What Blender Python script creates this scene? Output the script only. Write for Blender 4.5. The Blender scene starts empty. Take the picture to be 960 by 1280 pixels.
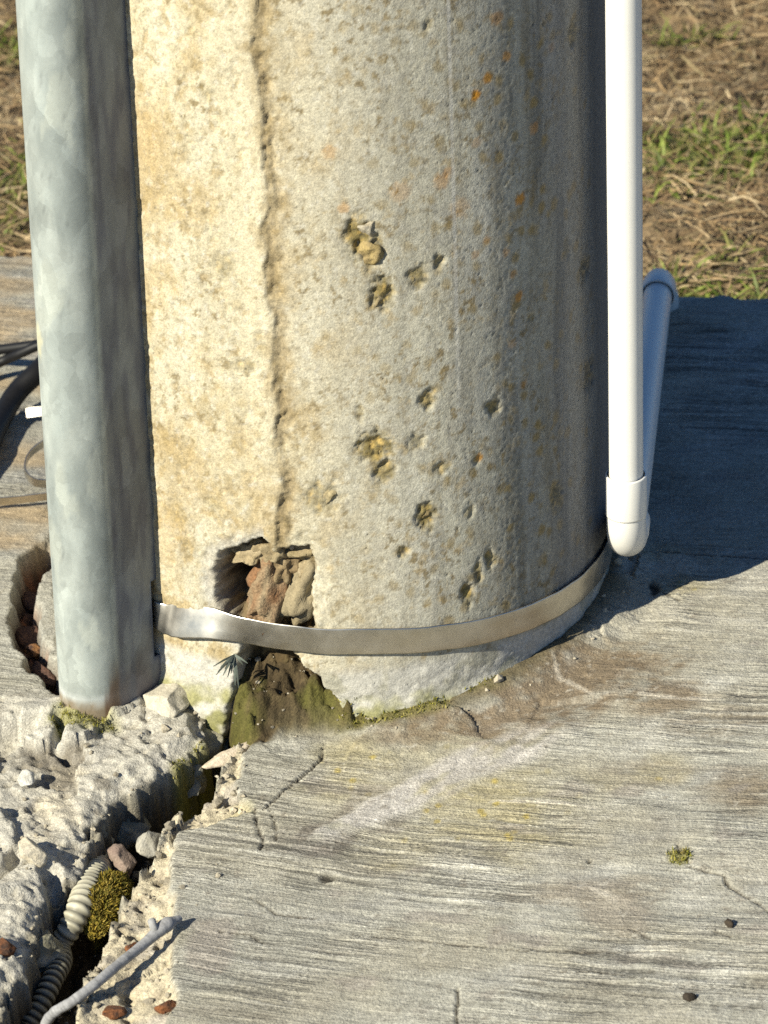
import bpy, bmesh, math, random
import numpy as np
from mathutils import Vector, Matrix, noise as mnoise

# ------------------------------------------------------------------ camera, sky, sun, exposure
SC = bpy.context.scene
COL = SC.collection
F_PX = 4800.0                       # focal length in pixels of a 960 x 1280 frame
PITCH = math.radians(28.5)
ROLL = math.radians(-1.9)
DEPTH = 2.42                        # distance from the lens to the foot of the pole's axis
_fw = np.array([0, math.cos(PITCH), -math.sin(PITCH)])
_r0 = np.array([1.0, 0, 0]); _u0 = np.array([0, math.sin(PITCH), math.cos(PITCH)])
_rt = math.cos(ROLL) * _r0 + math.sin(ROLL) * _u0
_up = -math.sin(ROLL) * _r0 + math.cos(ROLL) * _u0
CAM = -DEPTH * (_fw + _rt * (432 - 480) / F_PX + _up * (640 - 730) / F_PX)

cd = bpy.data.cameras.new('camera'); cam = bpy.data.objects.new('camera', cd); COL.objects.link(cam)
cd.sensor_fit = 'VERTICAL'; cd.sensor_height = 36.0; cd.lens = F_PX * 36 / 1280
cd.clip_start = 0.05; cd.clip_end = 500
m = Matrix.Identity(4)
for i in range(3):
    m[i][0] = _rt[i]; m[i][1] = _up[i]; m[i][2] = -_fw[i]; m[i][3] = CAM[i]
cam.matrix_world = m
cd.dof.use_dof = True; cd.dof.focus_distance = 2.21; cd.dof.aperture_fstop = 17
SC.camera = cam

SUN_EL = math.radians(34); SUN_AZ = math.radians(231)   # azimuth of the sun measured from +Y, clockwise: front left
sdir = Vector((math.sin(SUN_AZ) * math.cos(SUN_EL), math.cos(SUN_AZ) * math.cos(SUN_EL), math.sin(SUN_EL)))
w = bpy.data.worlds.new('World'); SC.world = w; w.use_nodes = True
nt = w.node_tree; bg = nt.nodes['Background']
sky = nt.nodes.new('ShaderNodeTexSky'); sky.sky_type = 'NISHITA'; sky.sun_disc = False
sky.sun_elevation = SUN_EL; sky.sun_rotation = SUN_AZ; sky.air_density = 1.0; sky.dust_density = 0.0; sky.ozone_density = 8.0
nt.links.new(sky.outputs[0], bg.inputs[0]); bg.inputs[1].default_value = 0.055
sl = bpy.data.lights.new('sun', 'SUN'); so = bpy.data.objects.new('sun', sl); COL.objects.link(so)
sl.energy = 5.0; sl.angle = math.radians(0.53); sl.color = (1.0, 0.935, 0.76)
so.rotation_euler = sdir.to_track_quat('Z', 'Y').to_euler()
so.location = (-2, -2, 3)
SC.view_settings.view_transform = 'Standard'; SC.view_settings.look = 'None'
SC.view_settings.exposure = 0.84; SC.view_settings.gamma = 1.0
SC.cycles.max_bounces = 5; SC.cycles.use_denoising = False; SC.render.filter_size = 1.15

# ------------------------------------------------------------------ picture point -> place in the world
def ray(u, v):
    d = _fw + _rt * (u - 480) / F_PX + _up * (640 - v) / F_PX
    return d / np.linalg.norm(d)
def rise(x):                         # the slab climbs gently to the right of the pole
    return .072 * .5 * (x + np.sqrt(x * x + .0009)) - .00108
def gp(u, v, z=0.0):                # where the sight line meets the slab, z above it
    d = ray(u, v); t = (z - CAM[2]) / d[2]
    for _ in range(8): t = (z + float(rise(CAM[0] + t * d[0])) - CAM[2]) / d[2]
    return CAM + t * d
def yp(u, v, y):                    # where it meets the upright plane y
    d = ray(u, v); t = (y - CAM[1]) / d[1]
    return CAM + t * d
R0 = 0.1665; TAPER = 1 / 150.0
def pp(u, v):                       # where it meets the pole: (arc angle from the front, height)
    d = ray(u, v); z = 0.1
    for _ in range(6):
        r = R0 - z * TAPER
        a = d[0] ** 2 + d[1] ** 2; b = CAM[0] * d[0] + CAM[1] * d[1]; c = CAM[0] ** 2 + CAM[1] ** 2 - r * r
        q = max(b * b - a * c, 0.0); t = (-b - math.sqrt(q)) / a
        z = CAM[2] + t * d[2]
    p = CAM + t * d
    return math.atan2(p[0], -p[1]), z

# ------------------------------------------------------------------ noise and distance fields (numpy)
def _h(ix, iy, s):
    n = (ix.astype(np.int64) * 374761393 + iy.astype(np.int64) * 668265263 + int(s) * 974634777) & 0xFFFFFFFF
    n = ((n ^ (n >> 13)) * 1274126177) & 0xFFFFFFFF
    n = ((n ^ (n >> 16)) * 2246822519) & 0xFFFFFFFF
    return ((n ^ (n >> 15)) & 0xFFFFFF) / float(0xFFFFFF)
def gn(x, y, s=0):                  # gradient noise, about -1..1
    x = np.asarray(x, float); y = np.asarray(y, float)
    xi = np.floor(x); yi = np.floor(y); fx = x - xi; fy = y - yi
    ux = fx ** 3 * (fx * (fx * 6 - 15) + 10); uy = fy ** 3 * (fy * (fy * 6 - 15) + 10)
    def g(i, j):
        a = _h(xi + i, yi + j, s) * 2 * np.pi
        return np.cos(a) * (fx - i) + np.sin(a) * (fy - j)
    n0 = g(0, 0) * (1 - ux) + g(1, 0) * ux; n1 = g(0, 1) * (1 - ux) + g(1, 1) * ux
    return (n0 * (1 - uy) + n1 * uy) * 1.5
def fbm(x, y, o=4, s=0, gain=0.5):
    r = 0; a = 1.0; t = 0
    for k in range(o):
        r = r + a * gn(x, y, s + k * 17); t += a; a *= gain; x = x * 2.03 + 11.3; y = y * 2.03 + 7.7
    return r / t * 1.4
def ridged(x, y, o=4, s=0):
    r = 0; a = 1.0; t = 0
    for k in range(o):
        r = r + a * (1 - np.abs(gn(x, y, s + k * 31))); t += a; a *= 0.5; x = x * 2.1 + 3.1; y = y * 2.1 + 5.9
    return r / t
def cells(x, y, s=0):               # distance to nearest scattered point and that point's random number
    x = np.asarray(x, float); y = np.asarray(y, float); xi = np.floor(x); yi = np.floor(y)
    best = np.full(x.shape, 9.0); idn = np.zeros(x.shape)
    for i in (-1, 0, 1):
        for j in (-1, 0, 1):
            cx = xi + i; cy = yi + j
            d = np.hypot(cx + _h(cx, cy, s) - x, cy + _h(cx, cy, s + 5) - y)
            q = d < best; best = np.where(q, d, best); idn = np.where(q, _h(cx, cy, s + 9), idn)
    return best, idn
def facets(x, y, s, h, k):           # flat broken faces, each with its own height and tilt
    xi = np.floor(x); yi = np.floor(y); best = np.full(x.shape, 9.0); out = np.zeros(x.shape)
    for i in (-1, 0, 1):
        for j in (-1, 0, 1):
            cx = xi + i; cy = yi + j; dx = x - cx - _h(cx, cy, s); dy = y - cy - _h(cx, cy, s + 5); d = np.hypot(dx, dy); q = d < best; best = np.where(q, d, best)
            out = np.where(q, h * (_h(cx, cy, s + 9) - .5) + k * ((_h(cx, cy, s + 11) - .5) * dx + (_h(cx, cy, s + 13) - .5) * dy), out)
    return out
def ss(a, b, x):
    t = np.clip((x - a) / (b - a), 0, 1); return t * t * (3 - 2 * t)
def mix(a, b, t):
    t = np.asarray(t)
    if np.ndim(a) == 2 or np.ndim(b) >= 1 and np.ndim(t) == 1 and np.shape(b) != np.shape(t): t = t[:, None]
    return a * (1 - t) + b * t
def dline(x, y, pts):               # distance to a polyline, and how far along it (0..1)
    best = np.full(x.shape, 1e9); al = np.zeros(x.shape); n = len(pts) - 1
    for i in range(n):
        ax, ay = pts[i]; bx, by = pts[i + 1]; dx, dy = bx - ax, by - ay
        t = np.clip(((x - ax) * dx + (y - ay) * dy) / (dx * dx + dy * dy + 1e-12), 0, 1)
        d = np.hypot(x - ax - t * dx, y - ay - t * dy)
        q = d < best; best = np.where(q, d, best); al = np.where(q, (i + t) / n, al)
    return best, al
def dpoly(x, y, pts):               # signed distance to a polygon, negative inside
    d, _ = dline(x, y, list(pts) + [pts[0]]); ins = np.zeros(x.shape, bool); n = len(pts)
    for i in range(n):
        ax, ay = pts[i]; bx, by = pts[(i + 1) % n]
        if ay == by: continue
        q = (ay > y) != (by > y)
        ins ^= q & (x < (bx - ax) * (y - ay) / (by - ay) + ax)
    return np.where(ins, -d, d)
def G(*uv): return [tuple(gp(u, v)[:2]) for u, v in uv]
def A(*c): return np.array(c, float)

# ------------------------------------------------------------------ helpers for objects and materials
def link(name, me, mat=None, parent=None):
    o = bpy.data.objects.new(name, me); COL.objects.link(o)
    if mat is not None: me.materials.append(mat)
    if parent is not None: o.parent = parent
    return o
def mesh(name, verts, faces, smooth=True, col=None, alpha=None):
    me = bpy.data.meshes.new(name); verts = np.asarray(verts, np.float32)
    if isinstance(faces, np.ndarray):
        n = faces.shape[1]
        me.vertices.add(len(verts)); me.vertices.foreach_set('co', verts.ravel())
        me.loops.add(faces.size); me.loops.foreach_set('vertex_index', faces.astype(np.int32).ravel())
        me.polygons.add(len(faces)); me.polygons.foreach_set('loop_start', np.arange(0, faces.size, n, dtype=np.int32))
        me.polygons.foreach_set('loop_total', np.full(len(faces), n, np.int32))
        me.update(calc_edges=True); me.validate()
    else:
        me.from_pydata(verts.tolist(), [], faces); me.update()
    me.polygons.foreach_set('use_smooth', np.full(len(me.polygons), smooth))
    if col is not None:
        at = me.color_attributes.new('albedo', 'FLOAT_COLOR', 'POINT')
        c = np.ones((len(verts), 4), np.float32); c[:, :3] = np.clip(col, 0, 1)
        if alpha is not None: c[:, 3] = alpha
        at.data.foreach_set('color', c.ravel())
    return me
def tag(o, label, cat, group=None, kind=None):
    o['label'] = label; o['category'] = cat
    if group: o['group'] = group
    if kind: o['kind'] = kind
    return o
def empty(name, loc, label, cat, group=None):
    o = bpy.data.objects.new(name, None); COL.objects.link(o); o.location = loc; o.empty_display_size = 0.02
    return tag(o, label, cat, group)
def grid_faces(nr, nc):
    i = np.arange(nr - 1)[:, None] * nc + np.arange(nc - 1)[None, :]; i = i.ravel()
    return np.stack([i, i + 1, i + 1 + nc, i + nc], 1)

def material(name, base=None, rough=0.8, metal=0.0, spec=0.4, attr=False, grain=(900, 0.25), grain2=None, bump=0.0, bump_scale=900, bump_dist=0.0006, sheen=0.0, rough_var=0.0):
    mt = bpy.data.materials.new(name); mt.use_nodes = True; t = mt.node_tree; N = t.nodes; L = t.links
    b = N['Principled BSDF']; b.inputs['Roughness'].default_value = rough; b.inputs['Metallic'].default_value = metal
    b.inputs['Specular IOR Level'].default_value = spec
    tc = N.new('ShaderNodeTexCoord')
    if attr:
        at = N.new('ShaderNodeVertexColor'); at.layer_name = 'albedo'; c = at.outputs[0]
    else:
        rg = N.new('ShaderNodeRGB'); rg.outputs[0].default_value = (*base, 1); c = rg.outputs[0]
    def mul(c, scale, amt, detail, seed):
        nz = N.new('ShaderNodeTexNoise'); nz.inputs['Scale'].default_value = scale; nz.inputs['Detail'].default_value = detail
        mp = N.new('ShaderNodeMapping'); mp.inputs['Location'].default_value = (seed, seed * 1.7, seed * .3)
        L.new(tc.outputs['Object'], mp.inputs[0]); L.new(mp.outputs[0], nz.inputs[0])
        mr = N.new('ShaderNodeMapRange'); mr.inputs[1].default_value = 0.25; mr.inputs[2].default_value = 0.75
        mr.inputs[3].default_value = 1 - amt; mr.inputs[4].default_value = 1 + amt * 0.8; L.new(nz.outputs[0], mr.inputs[0])
        vm = N.new('ShaderNodeVectorMath'); vm.operation = 'SCALE'; L.new(c, vm.inputs[0]); L.new(mr.outputs[0], vm.inputs['Scale'])
        return vm.outputs[0], nz.outputs[0]
    if grain: c, f1 = mul(c, grain[0], grain[1], 3, 1.3)
    if grain2: c, f2 = mul(c, grain2[0], grain2[1], 4, 5.1)
    L.new(c, b.inputs['Base Color'])
    if rough_var:
        mr = N.new('ShaderNodeMapRange'); mr.inputs[1].default_value = .3; mr.inputs[2].default_value = .7
        mr.inputs[3].default_value = rough - rough_var; mr.inputs[4].default_value = rough + rough_var
        L.new(f2 if grain2 else f1, mr.inputs[0]); L.new(mr.outputs[0], b.inputs['Roughness'])
    if bump:
        nz = N.new('ShaderNodeTexNoise'); nz.inputs['Scale'].default_value = bump_scale; nz.inputs['Detail'].default_value = 4
        nz.inputs['Roughness'].default_value = 0.6
        L.new(tc.outputs['Object'], nz.inputs[0])
        bp = N.new('ShaderNodeBump'); bp.inputs['Strength'].default_value = bump; bp.inputs['Distance'].default_value = bump_dist
        L.new(nz.outputs[0], bp.inputs['Height']); L.new(bp.outputs[0], b.inputs['Normal'])
    return mt

M = {}
M['slab'] = material('weathered_concrete', attr=True, rough=0.9, spec=0.25, grain=(1000, .38), grain2=(300, .26), bump=0.9, bump_scale=700, bump_dist=.0012)
M['pole'] = material('cast_concrete', attr=True, rough=0.88, spec=0.25, grain=(1000, .28), grain2=(360, .20), bump=0.45, bump_scale=900, bump_dist=.0008)
M['soil'] = material('dry_soil', attr=True, rough=0.95, spec=0.1, grain=(500, .35), bump=0.8, bump_scale=300, bump_dist=.003)
M['straw'] = material('dry_straw', attr=True, rough=0.75, spec=0.25, grain=(300, .12))
M['leaf'] = material('green_blade', attr=True, rough=0.55, spec=0.35, grain=(300, .12))
M['moss'] = material('moss', attr=True, rough=0.9, spec=0.1, grain=(700, .3))
M['stone'] = material('broken_stone', attr=True, rough=0.88, spec=0.25, grain=(1000, .25), grain2=(250, .2), bump=0.7, bump_scale=700, bump_dist=.0009)
M['zinc'] = material('galvanised_zinc', attr=True, rough=0.48, metal=0.20, spec=0.4, grain=(500, .05), bump=0.15, bump_scale=350, bump_dist=.0004)
def spangle(mt):
    t = mt.node_tree; N = t.nodes; L = t.links; b = N['Principled BSDF']; tc = next(n for n in N if n.type == 'TEX_COORD'); c = b.inputs['Base Color'].links[0].from_socket
    for scl, amt, seed in (((58, 58, 24), .12, 0), ((120, 120, 60), .09, 3)):
        wz = N.new('ShaderNodeTexNoise'); wz.inputs['Scale'].default_value = 60; wz.inputs['Detail'].default_value = 4; L.new(tc.outputs['Object'], wz.inputs[0])
        ma = N.new('ShaderNodeVectorMath'); ma.operation = 'MULTIPLY_ADD'; ma.inputs[1].default_value = (.016, .016, .020); L.new(wz.outputs[1], ma.inputs[0]); L.new(tc.outputs['Object'], ma.inputs[2])
        mp = N.new('ShaderNodeMapping'); mp.inputs['Scale'].default_value = scl; mp.inputs['Location'].default_value = (seed, seed, seed); L.new(ma.outputs[0], mp.inputs[0])
        vo = N.new('ShaderNodeTexVoronoi'); vo.inputs['Scale'].default_value = 1; L.new(mp.outputs[0], vo.inputs['Vector'])
        sp_ = N.new('ShaderNodeSeparateColor'); L.new(vo.outputs['Color'], sp_.inputs[0]); mr = N.new('ShaderNodeMapRange'); mr.inputs[3].default_value = 1 - amt; mr.inputs[4].default_value = 1 + amt; L.new(sp_.outputs[0], mr.inputs[0])
        vm = N.new('ShaderNodeVectorMath'); vm.operation = 'SCALE'; L.new(c, vm.inputs[0]); L.new(mr.outputs[0], vm.inputs['Scale']); c = vm.outputs[0]
    L.new(c, b.inputs['Base Color'])
spangle(M['zinc'])
M['steel'] = material('stainless_band', base=(.55, .52, .46), rough=0.37, metal=1.0, grain=(160, .08), grain2=(60, .12), bump=0.08, bump_scale=300, bump_dist=.0003, rough_var=.07)
M['pvc'] = material('white_pvc', base=(.69, .68, .64), rough=0.38, spec=0.5, grain=(60, .025), grain2=(14, .03), bump=0.03, bump_scale=200, bump_dist=.0003)
M['rubber'] = material('black_cable_jacket', base=(.006, .006, .007), rough=0.55, spec=0.3, grain=(250, .3), bump=0.15, bump_scale=300)
M['hose'] = material('cream_conduit', attr=True, rough=0.5, spec=0.4, grain=(500, .12))
M['wood'] = material('grey_dead_wood', attr=True, rough=0.7, spec=0.3, grain=(700, .2), bump=0.5, bump_scale=500, bump_dist=.0005)
M['rust'] = material('rust', attr=True, rough=0.9, spec=0.2, grain=(800, .4), bump=0.9, bump_scale=600, bump_dist=.0012)
M['sprig'] = material('dried_sprig', attr=True, rough=0.6, spec=0.3, grain=(500, .2))

# ------------------------------------------------------------------ the slab
E0 = gp(22, 318)[:2]; E1 = gp(900, 372)[:2]
EDIR = (E1 - E0) / np.linalg.norm(E1 - E0); ENRM = np.array([-EDIR[1], EDIR[0]])
def edge_y(x):
    return E0[1] + (x - E0[0]) * EDIR[1] / EDIR[0] + .004 * gn(x * 30, x * 0 + 3, 4) + .0025 * gn(x * 90, x * 0 + 1, 9)

TRENCH = G((214, 826), (250, 842), (292, 862), (300, 905), (302, 918), (283, 945), (262, 985), (214, 1012), (200, 1050), (176, 1086), (158, 1108),
           (128, 1172), (108, 1210), (92, 1250), (75, 1300), (50, 1380), (-60, 1400), (-60, 1330), (-5, 1268), (6, 1235), (36, 1205), (42, 1168),
           (58, 1120), (92, 1088), (108, 1052), (126, 1016), (152, 990), (188, 972), (222, 952), (254, 925), (262, 892), (240, 868), (212, 862))
MARGIN = G((302, 915), (330, 905), (305, 940), (300, 985), (318, 1010), (226, 1040), (212, 1075), (216, 1130), (222, 1165), (214, 1210), (222, 1250), (196, 1300), (180, 1400),
           (40, 1400), (80, 1290), (110, 1208), (158, 1105), (200, 1050), (214, 1010), (270, 975))
GROOVE = G((62, 690), (46, 702), (32, 730), (30, 765), (36, 800), (52, 830), (72, 848), (92, 866))
FILL = G((292, 905), (300, 830), (335, 805), (380, 835), (430, 885), (448, 905), (405, 902), (345, 905), (318, 918))
SMEAR = G((385, 1058), (430, 1030), (478, 1006), (540, 978), (580, 952), (640, 934), (690, 912), (760, 902))
CRACKS = [(G((405, 925), (402, 944), (386, 962), (372, 972), (352, 990), (330, 1012)), .0013, .006),
          (G((318, 1010), (322, 1035), (330, 1052), (324, 1068)), .0012, .004),
          (G((338, 1012), (344, 1030), (345, 1052)), .0009, .003),
          (G((570, 1228), (573, 1248), (570, 1264), (574, 1290)), .0010, .005),
          (G((862, 1080), (880, 1085), (905, 1092), (910, 1105), (930, 1118), (950, 1130), (975, 1152)), .0011, .004),
          (G((846, 1050), (852, 1062), (862, 1076)), .0011, .004),
          (G((312, 1124), (330, 1135), (345, 1144), (400, 1150)), .0009, .003),
          (G((275, 1166), (310, 1170), (330, 1180)), .0011, .003),
          (G((640, 1183), (700, 1189), (760, 1188), (815, 1187)), .0009, .003),
          (G((700, 1215), (745, 1213), (790, 1222), (815, 1228)), .0010, .003),
          (G((790, 1160), (815, 1172)), .0008, .003), (G((885, 1160), (915, 1172)), .0008, .003),
          (G((790, 695), (830, 690), (880, 692), (965, 700)), .0012, .003),
          (G((815, 735), (850, 755), (830, 745)), .0008, .002),
          (G((440, 1168), (520, 1176), (600, 1184), (660, 1188)), .0008, .0025)]

def ground(x, y, colour=True):
    s = x * EDIR[0] + y * EDIR[1]; t = x * ENRM[0] + y * ENRM[1]
    t2 = t + .0085 * gn(x * 3.2, y * 3.0, 2) + .0022 * gn(x * 8, y * 6, 3) + .0010 * gn(x * 16, y * 12, 8)
    # long brushed furrows
    br = .00040 * gn(s * 6, t2 * 150, 21) + .00045 * gn(s * 9, t2 * 330, 22) + .00034 * gn(s * 16, t2 * 640, 23) + .00016 * fbm(x * 420, y * 420, 2, 24)
    tq = gn(s * 3.2, t2 * 38, 31) * 2.2 + gn(s * 7, t2 * 80, 32) * .8
    fr = tq - np.floor(tq); led = (np.floor(tq) + ss(.78, .98, fr)) * .0009 - tq * .0009
    gate = ss(-.25, .35, fbm(x * 9, y * 12, 3, 77))
    broad = .0035 * fbm(x * 4.5, y * 4.5, 2, 41) + .0010 * fbm(x * 30, y * 40, 3, 42)
    wx = .010 * fbm(x * 30, y * 30, 2, 54); fc_, fi_ = cells((x + wx) * 34, (y + wx) * 30, 55); fc2_, fi2_ = cells((x - wx) * 80, (y + wx) * 74, 56)
    rough = facets((x + wx * .7) * 21, (y + wx * .7) * 17, 55, .0085, .0105) + facets((x - wx * .8) * 62, (y + wx) * 54, 56, .0022, .0034) + .0010 * fbm(x * 60, y * 60, 4, 51) + .0005 * fbm(x * 260, y * 260, 3, 53)
    jit = .0042 * fbm(x * 55, y * 55, 4, 61)
    rho = np.hypot(x, y)
    left = ss(.010, -.020, dpoly(x, y, G((300, 905), (262, 980), (190, 1050), (120, 1180), (70, 1300), (-900, 1500), (-900, 880), (-300, 880), (50, 862), (100, 870), (215, 850))) + jit)
    nearpole = ss(.245, .185, rho + .02 * fbm(x * 16, y * 16, 3, 63))
    sm, sma = dline(x, y, SMEAR); smw = .008 + .013 * np.sin(np.pi * np.clip(sma, 0, 1)) * (.5 + sma) + .006 * fbm(x * 26, y * 26, 4, 65)
    smear = ss(1.0, .45, sm / smw) * ss(0, .12, sma) * ss(1, .7, sma)
    mg = dpoly(x, y, MARGIN) + jit * .9
    margin = ss(.0015, -.0025, mg)
    brushed = (1 - left) * (1 - .75 * nearpole) * (1 - .8 * smear) * (1 - margin)
    z = rise(x) + .011 * ss(.198, .166, rho) * ss(-.2, .7, np.arctan2(x, -y)) * ss(2.4, 1.6, np.arctan2(x, -y)) + broad * (1 - .3 * left) + brushed * (br * (.55 + .75 * gate) + led * (.35 + .9 * gate)) + left * rough + nearpole * rough * .45 * (1 - left) + smear * (.0012 + .0004 * fbm(x * 90, y * 60, 2, 66))
    z = z - margin * (.0045 + .20 * np.clip(-mg, 0, .05)) + margin * (rough * .45 + .0030 * fbm(x * 55, y * 55, 5, 58, .6))
    hole, hid = cells(x * 95 + .3 * fbm(x * 60, y * 60, 2, 68), y * 95, 71)
    pit = (hid > .62) * ss(.42, .15, hole) * (margin * .9 + left * .35)
    z = z - .0055 * pit
    # scattered spalls on the broken left side
    bl = dpoly(x, y, G((0, 905), (52, 900), (45, 915), (20, 930), (-20, 945), (-40, 920))) + jit * .4
    z = z - left * .012 * ss(.002, -.004, bl) + left * .006 * ss(.02, .0, np.abs(dpoly(x, y, G((-30, 860), (60, 870), (98, 900), (90, 930), (75, 925), (60, 898), (-30, 900))) + .004 + jit * .3)) * .6
    tn = fbm(x * 11 + .4, y * 11, 4, 57, .38) * 3.2; z = z + left * .0022 * (np.floor(tn) + ss(.80, .95, tn - np.floor(tn)) - tn * .6) * .8
    b2, _ = dline(x, y, G((72, 902), (78, 915), (70, 932), (88, 945))); z = z - .010 * ss(.0045, .001, b2 + jit * .15)
    b3, _ = dline(x, y, G((-20, 1100), (12, 1080), (22, 1068))); z = z - .010 * ss(.006, .001, b3 + jit * .2)
    b4, _ = dline(x, y, G((60, 1085), (72, 1110), (80, 1130))); z = z - .014 * ss(.008, .001, b4 + jit * .2)
    # the rusty curved groove
    gr, gra = dline(x, y, GROOVE); grm = ss(.0095, .0055, gr + jit * 1.1 + .0025 * gn(x * 60, y * 60, 62)) 
    # the open crack
    td = dpoly(x, y, TRENCH) + jit * 1.25 + .003 * (cells(x * 70, y * 55, 82)[1] - .5) + .0020 * fbm(x * 160, y * 160, 2, 81)
    tr = ss(.0015, -.0045, td)
    soft = ss(.016, .0, td) * left
    z = z - soft * .006
    floor = -.056 + .010 * fbm(x * 30, y * 30, 3, 83) + .004 * fbm(x * 140, y * 140, 3, 84)
    z = z * (1 - tr) + (floor + rise(x)) * tr + tr * (1 - tr) * 4 * (.006 * fbm(x * 75, y * 75, 4, 85, .6))
    z = z * (1 - grm) + (-.022 + .006 * fbm(x * 90, y * 90, 3, 86)) * grm
    # dirt packed into the broken foot of the pole
    fl = dpoly(x, y, FILL) + jit * .7; fm = ss(.012, -.004, fl)
    fh = np.clip((.192 - rho) / .048, -.3, 1.2) * .034 - .004 + .013 * fbm(x * 52, y * 52, 5, 88, .6) + .003 * fbm(x * 190, y * 190, 3, 89)
    z = z * (1 - fm) + np.maximum(fh, -.012) * fm
    cm = np.zeros(x.shape)
    for pts, wd, dp in CRACKS:
        d, a = dline(x, y, pts); k = ss(1.25, .4, (d + .0007 * gn(x * 160, y * 160, 91) + .0004 * gn(x * 420, y * 420, 92)) / (wd * .72 * (.6 + .6 * np.sin(np.pi * np.clip(a, .05, .95)))))
        z = z - dp * .4 * k; cm = np.maximum(cm, k)
    dots = [(818, 740, 7, 9), (408, 1098, 9, 4), (672, 810, 7, 8), (612, 852, 6, 8), (470, 897, 8, 5), (736, 1073, 3, 2)]
    dm = np.zeros(x.shape)
    for u, v, a, b in dots:
        p = gp(u, v); k = ss(1.2, .6, np.hypot((x - p[0]) / (a * .0005), (y - p[1]) / (b * .00106)) + .3 * gn(x * 300, y * 300, 93)); dm = np.maximum(dm, k)
    z = z - .0018 * dm
    if not colour: return z
    # ---- colour of the stuff itself
    c = np.empty(x.shape + (3,)); c[:] = A(.338, .330, .283)
    n1 = fbm(x * 7, y * 10, 4, 101); n2 = fbm(x * 26, y * 34, 4, 102); n3 = gn(s * 7, t2 * 120, 103) + .7 * gn(s * 14, t2 * 260, 104)
    c = mix(c, A(.455, .445, .395), ss(-.05, .7, n1 * .55 + n2 * .55 + n3 * .16 * brushed))
    c = mix(c, A(.225, .21, .18), .6 * ss(.15, .85, -n1 * .35 - n2 * .65 + .15 - n3 * .18 * brushed))
    c = mix(c, A(.30, .298, .285), .35 * ss(.1, .6, fbm(x * 12, y * 40, 3, 106)) * brushed)
    tan = ss(.0, .5, fbm(x * 9, y * 15, 4, 107) + .25) * brushed
    p = gp(790, 760); tan = np.maximum(tan * .6, ss(1.5, .3, np.hypot((x - p[0]) / .10, (y - p[1]) / .11) + .4 * n2) * .8)
    c = mix(c, A(.33, .29, .20), .45 * tan)
    ly = 0
    for u, v, a, b, k in [(610, 1010, 95, 55, .9), (440, 960, 70, 40, .8), (350, 905, 60, 20, .3), (560, 930, 100, 25, .4), (690, 1000, 80, 50, .5), (820, 690, 40, 18, .5), (830, 960, 35, 20, .5), (520, 1045, 90, 30, .45), (860, 735, 40, 14, .5)]:
        p = gp(u, v); ly = np.maximum(ly, k * ss(1.3, .2, np.hypot((x - p[0]) / (a * .0005), (y - p[1]) / (b * .00106)) + .5 * n2))
    c = mix(c, A(.36, .305, .145), np.clip(.75 * ly * (.75 + .6 * n3 * .5), 0, 1))
    spk, sid = cells(x * 120, y * 90, 111); ys = (sid > .80) * ss(.32, .15, spk) * ss(.25, .7, ly)
    c = mix(c, A(.40, .31, .06), .7 * ys)
    br_ = 0
    for u, v, a, b, k in [(600, 888, 140, 34, 1.1), (720, 850, 120, 40, 1.05), (530, 915, 90, 18, .7), (840, 870, 70, 22, .75), (900, 900, 80, 16, .5), (930, 985, 60, 22, .6), (690, 825, 40, 22, .9), (480, 900, 40, 14, .8), (800, 965, 60, 20, .3), (740, 1110, 90, 14, .45)]:
        p = gp(u, v); br_ = np.maximum(br_, k * ss(1.25, .45, np.hypot((x - p[0]) / (a * .0005), (y - p[1]) / (b * .00106)) + .55 * n2 + .2 * n3))
    c = mix(c, A(.150, .104, .058), np.clip(.95 * br_, 0, .8) * ss(-.7, .2, n2 + .5 * fbm(x * 90, y * 120, 4, 154) + .1))
    dk = ss(.014, .004, np.abs(sm - smw) + .004 + .010 * gn(x * 50, y * 50, 113)) * (1 - smear) * ss(.55, .1, sma)
    c = mix(c, A(.14, .115, .10), .6 * np.clip(dk, 0, 1) * (y > -.5))
    c = mix(c, A(.46, .435, .41) * (1 + .30 * fbm((x + y) * 14, (y - x) * 70, 4, 114))[:, None], .72 * smear * ss(-.45, .15, n2 + .2 + .5 * gn((x + y) * 12, (y - x) * 110, 115)))
    c = mix(c, A(.27, .245, .215), .6 * ss(.45, .75, fbm(x * 20, y * 36, 3, 116) + .12) * brushed)
    gv = (br / .00045) * brushed * (.25 + .9 * gate); c = mix(c, A(.12, .115, .10), .72 * ss(.3, 1.0, -gv)); c = mix(c, A(.52, .51, .46), .4 * ss(.35, 1.1, gv))
    # smooth taupe patch, pale scratch, crescent where the trowel lifted
    p = gp(262, 1190); c = mix(c, A(.30, .275, .24), .85 * ss(1.15, .8, np.hypot((x - p[0]) / .0145, (y - p[1]) / .022) + .3 * n2))
    for pts, wd, k_ in ((G((588, 990), (640, 998), (700, 999), (765, 1007)), .0013, .75), (G((735, 1105), (775, 1122), (805, 1145)), .003, .6), (G((800, 868), (850, 874), (900, 872)), .002, .5), (G((690, 830), (700, 850), (740, 870)), .0025, .5)):
        d_, a_ = dline(x, y, pts); c = mix(c, A(.56, .52, .44), k_ * ss(1.2, .3, (d_ + .0012 * gn(x * 130, y * 130, 151)) / (wd * (.4 + .8 * np.sin(np.pi * np.clip(a_, .05, .95))))))
    p = gp(770, 1140); c = mix(c, A(.25, .215, .17), .6 * ss(1.2, .5, np.hypot((x - p[0] + .35 * (y - p[1])) / .022, (y - p[1]) / .022) + .5 * n2))
    c = mix(c, A(.20, .175, .14), .55 * ss(.36, .7, fbm(x * 120, y * 150, 4, 152, .6) + .25 * n1)); c = mix(c, A(.50, .48, .42), .5 * ss(.36, .7, fbm(x * 140, y * 190, 4, 153, .6)))
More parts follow.
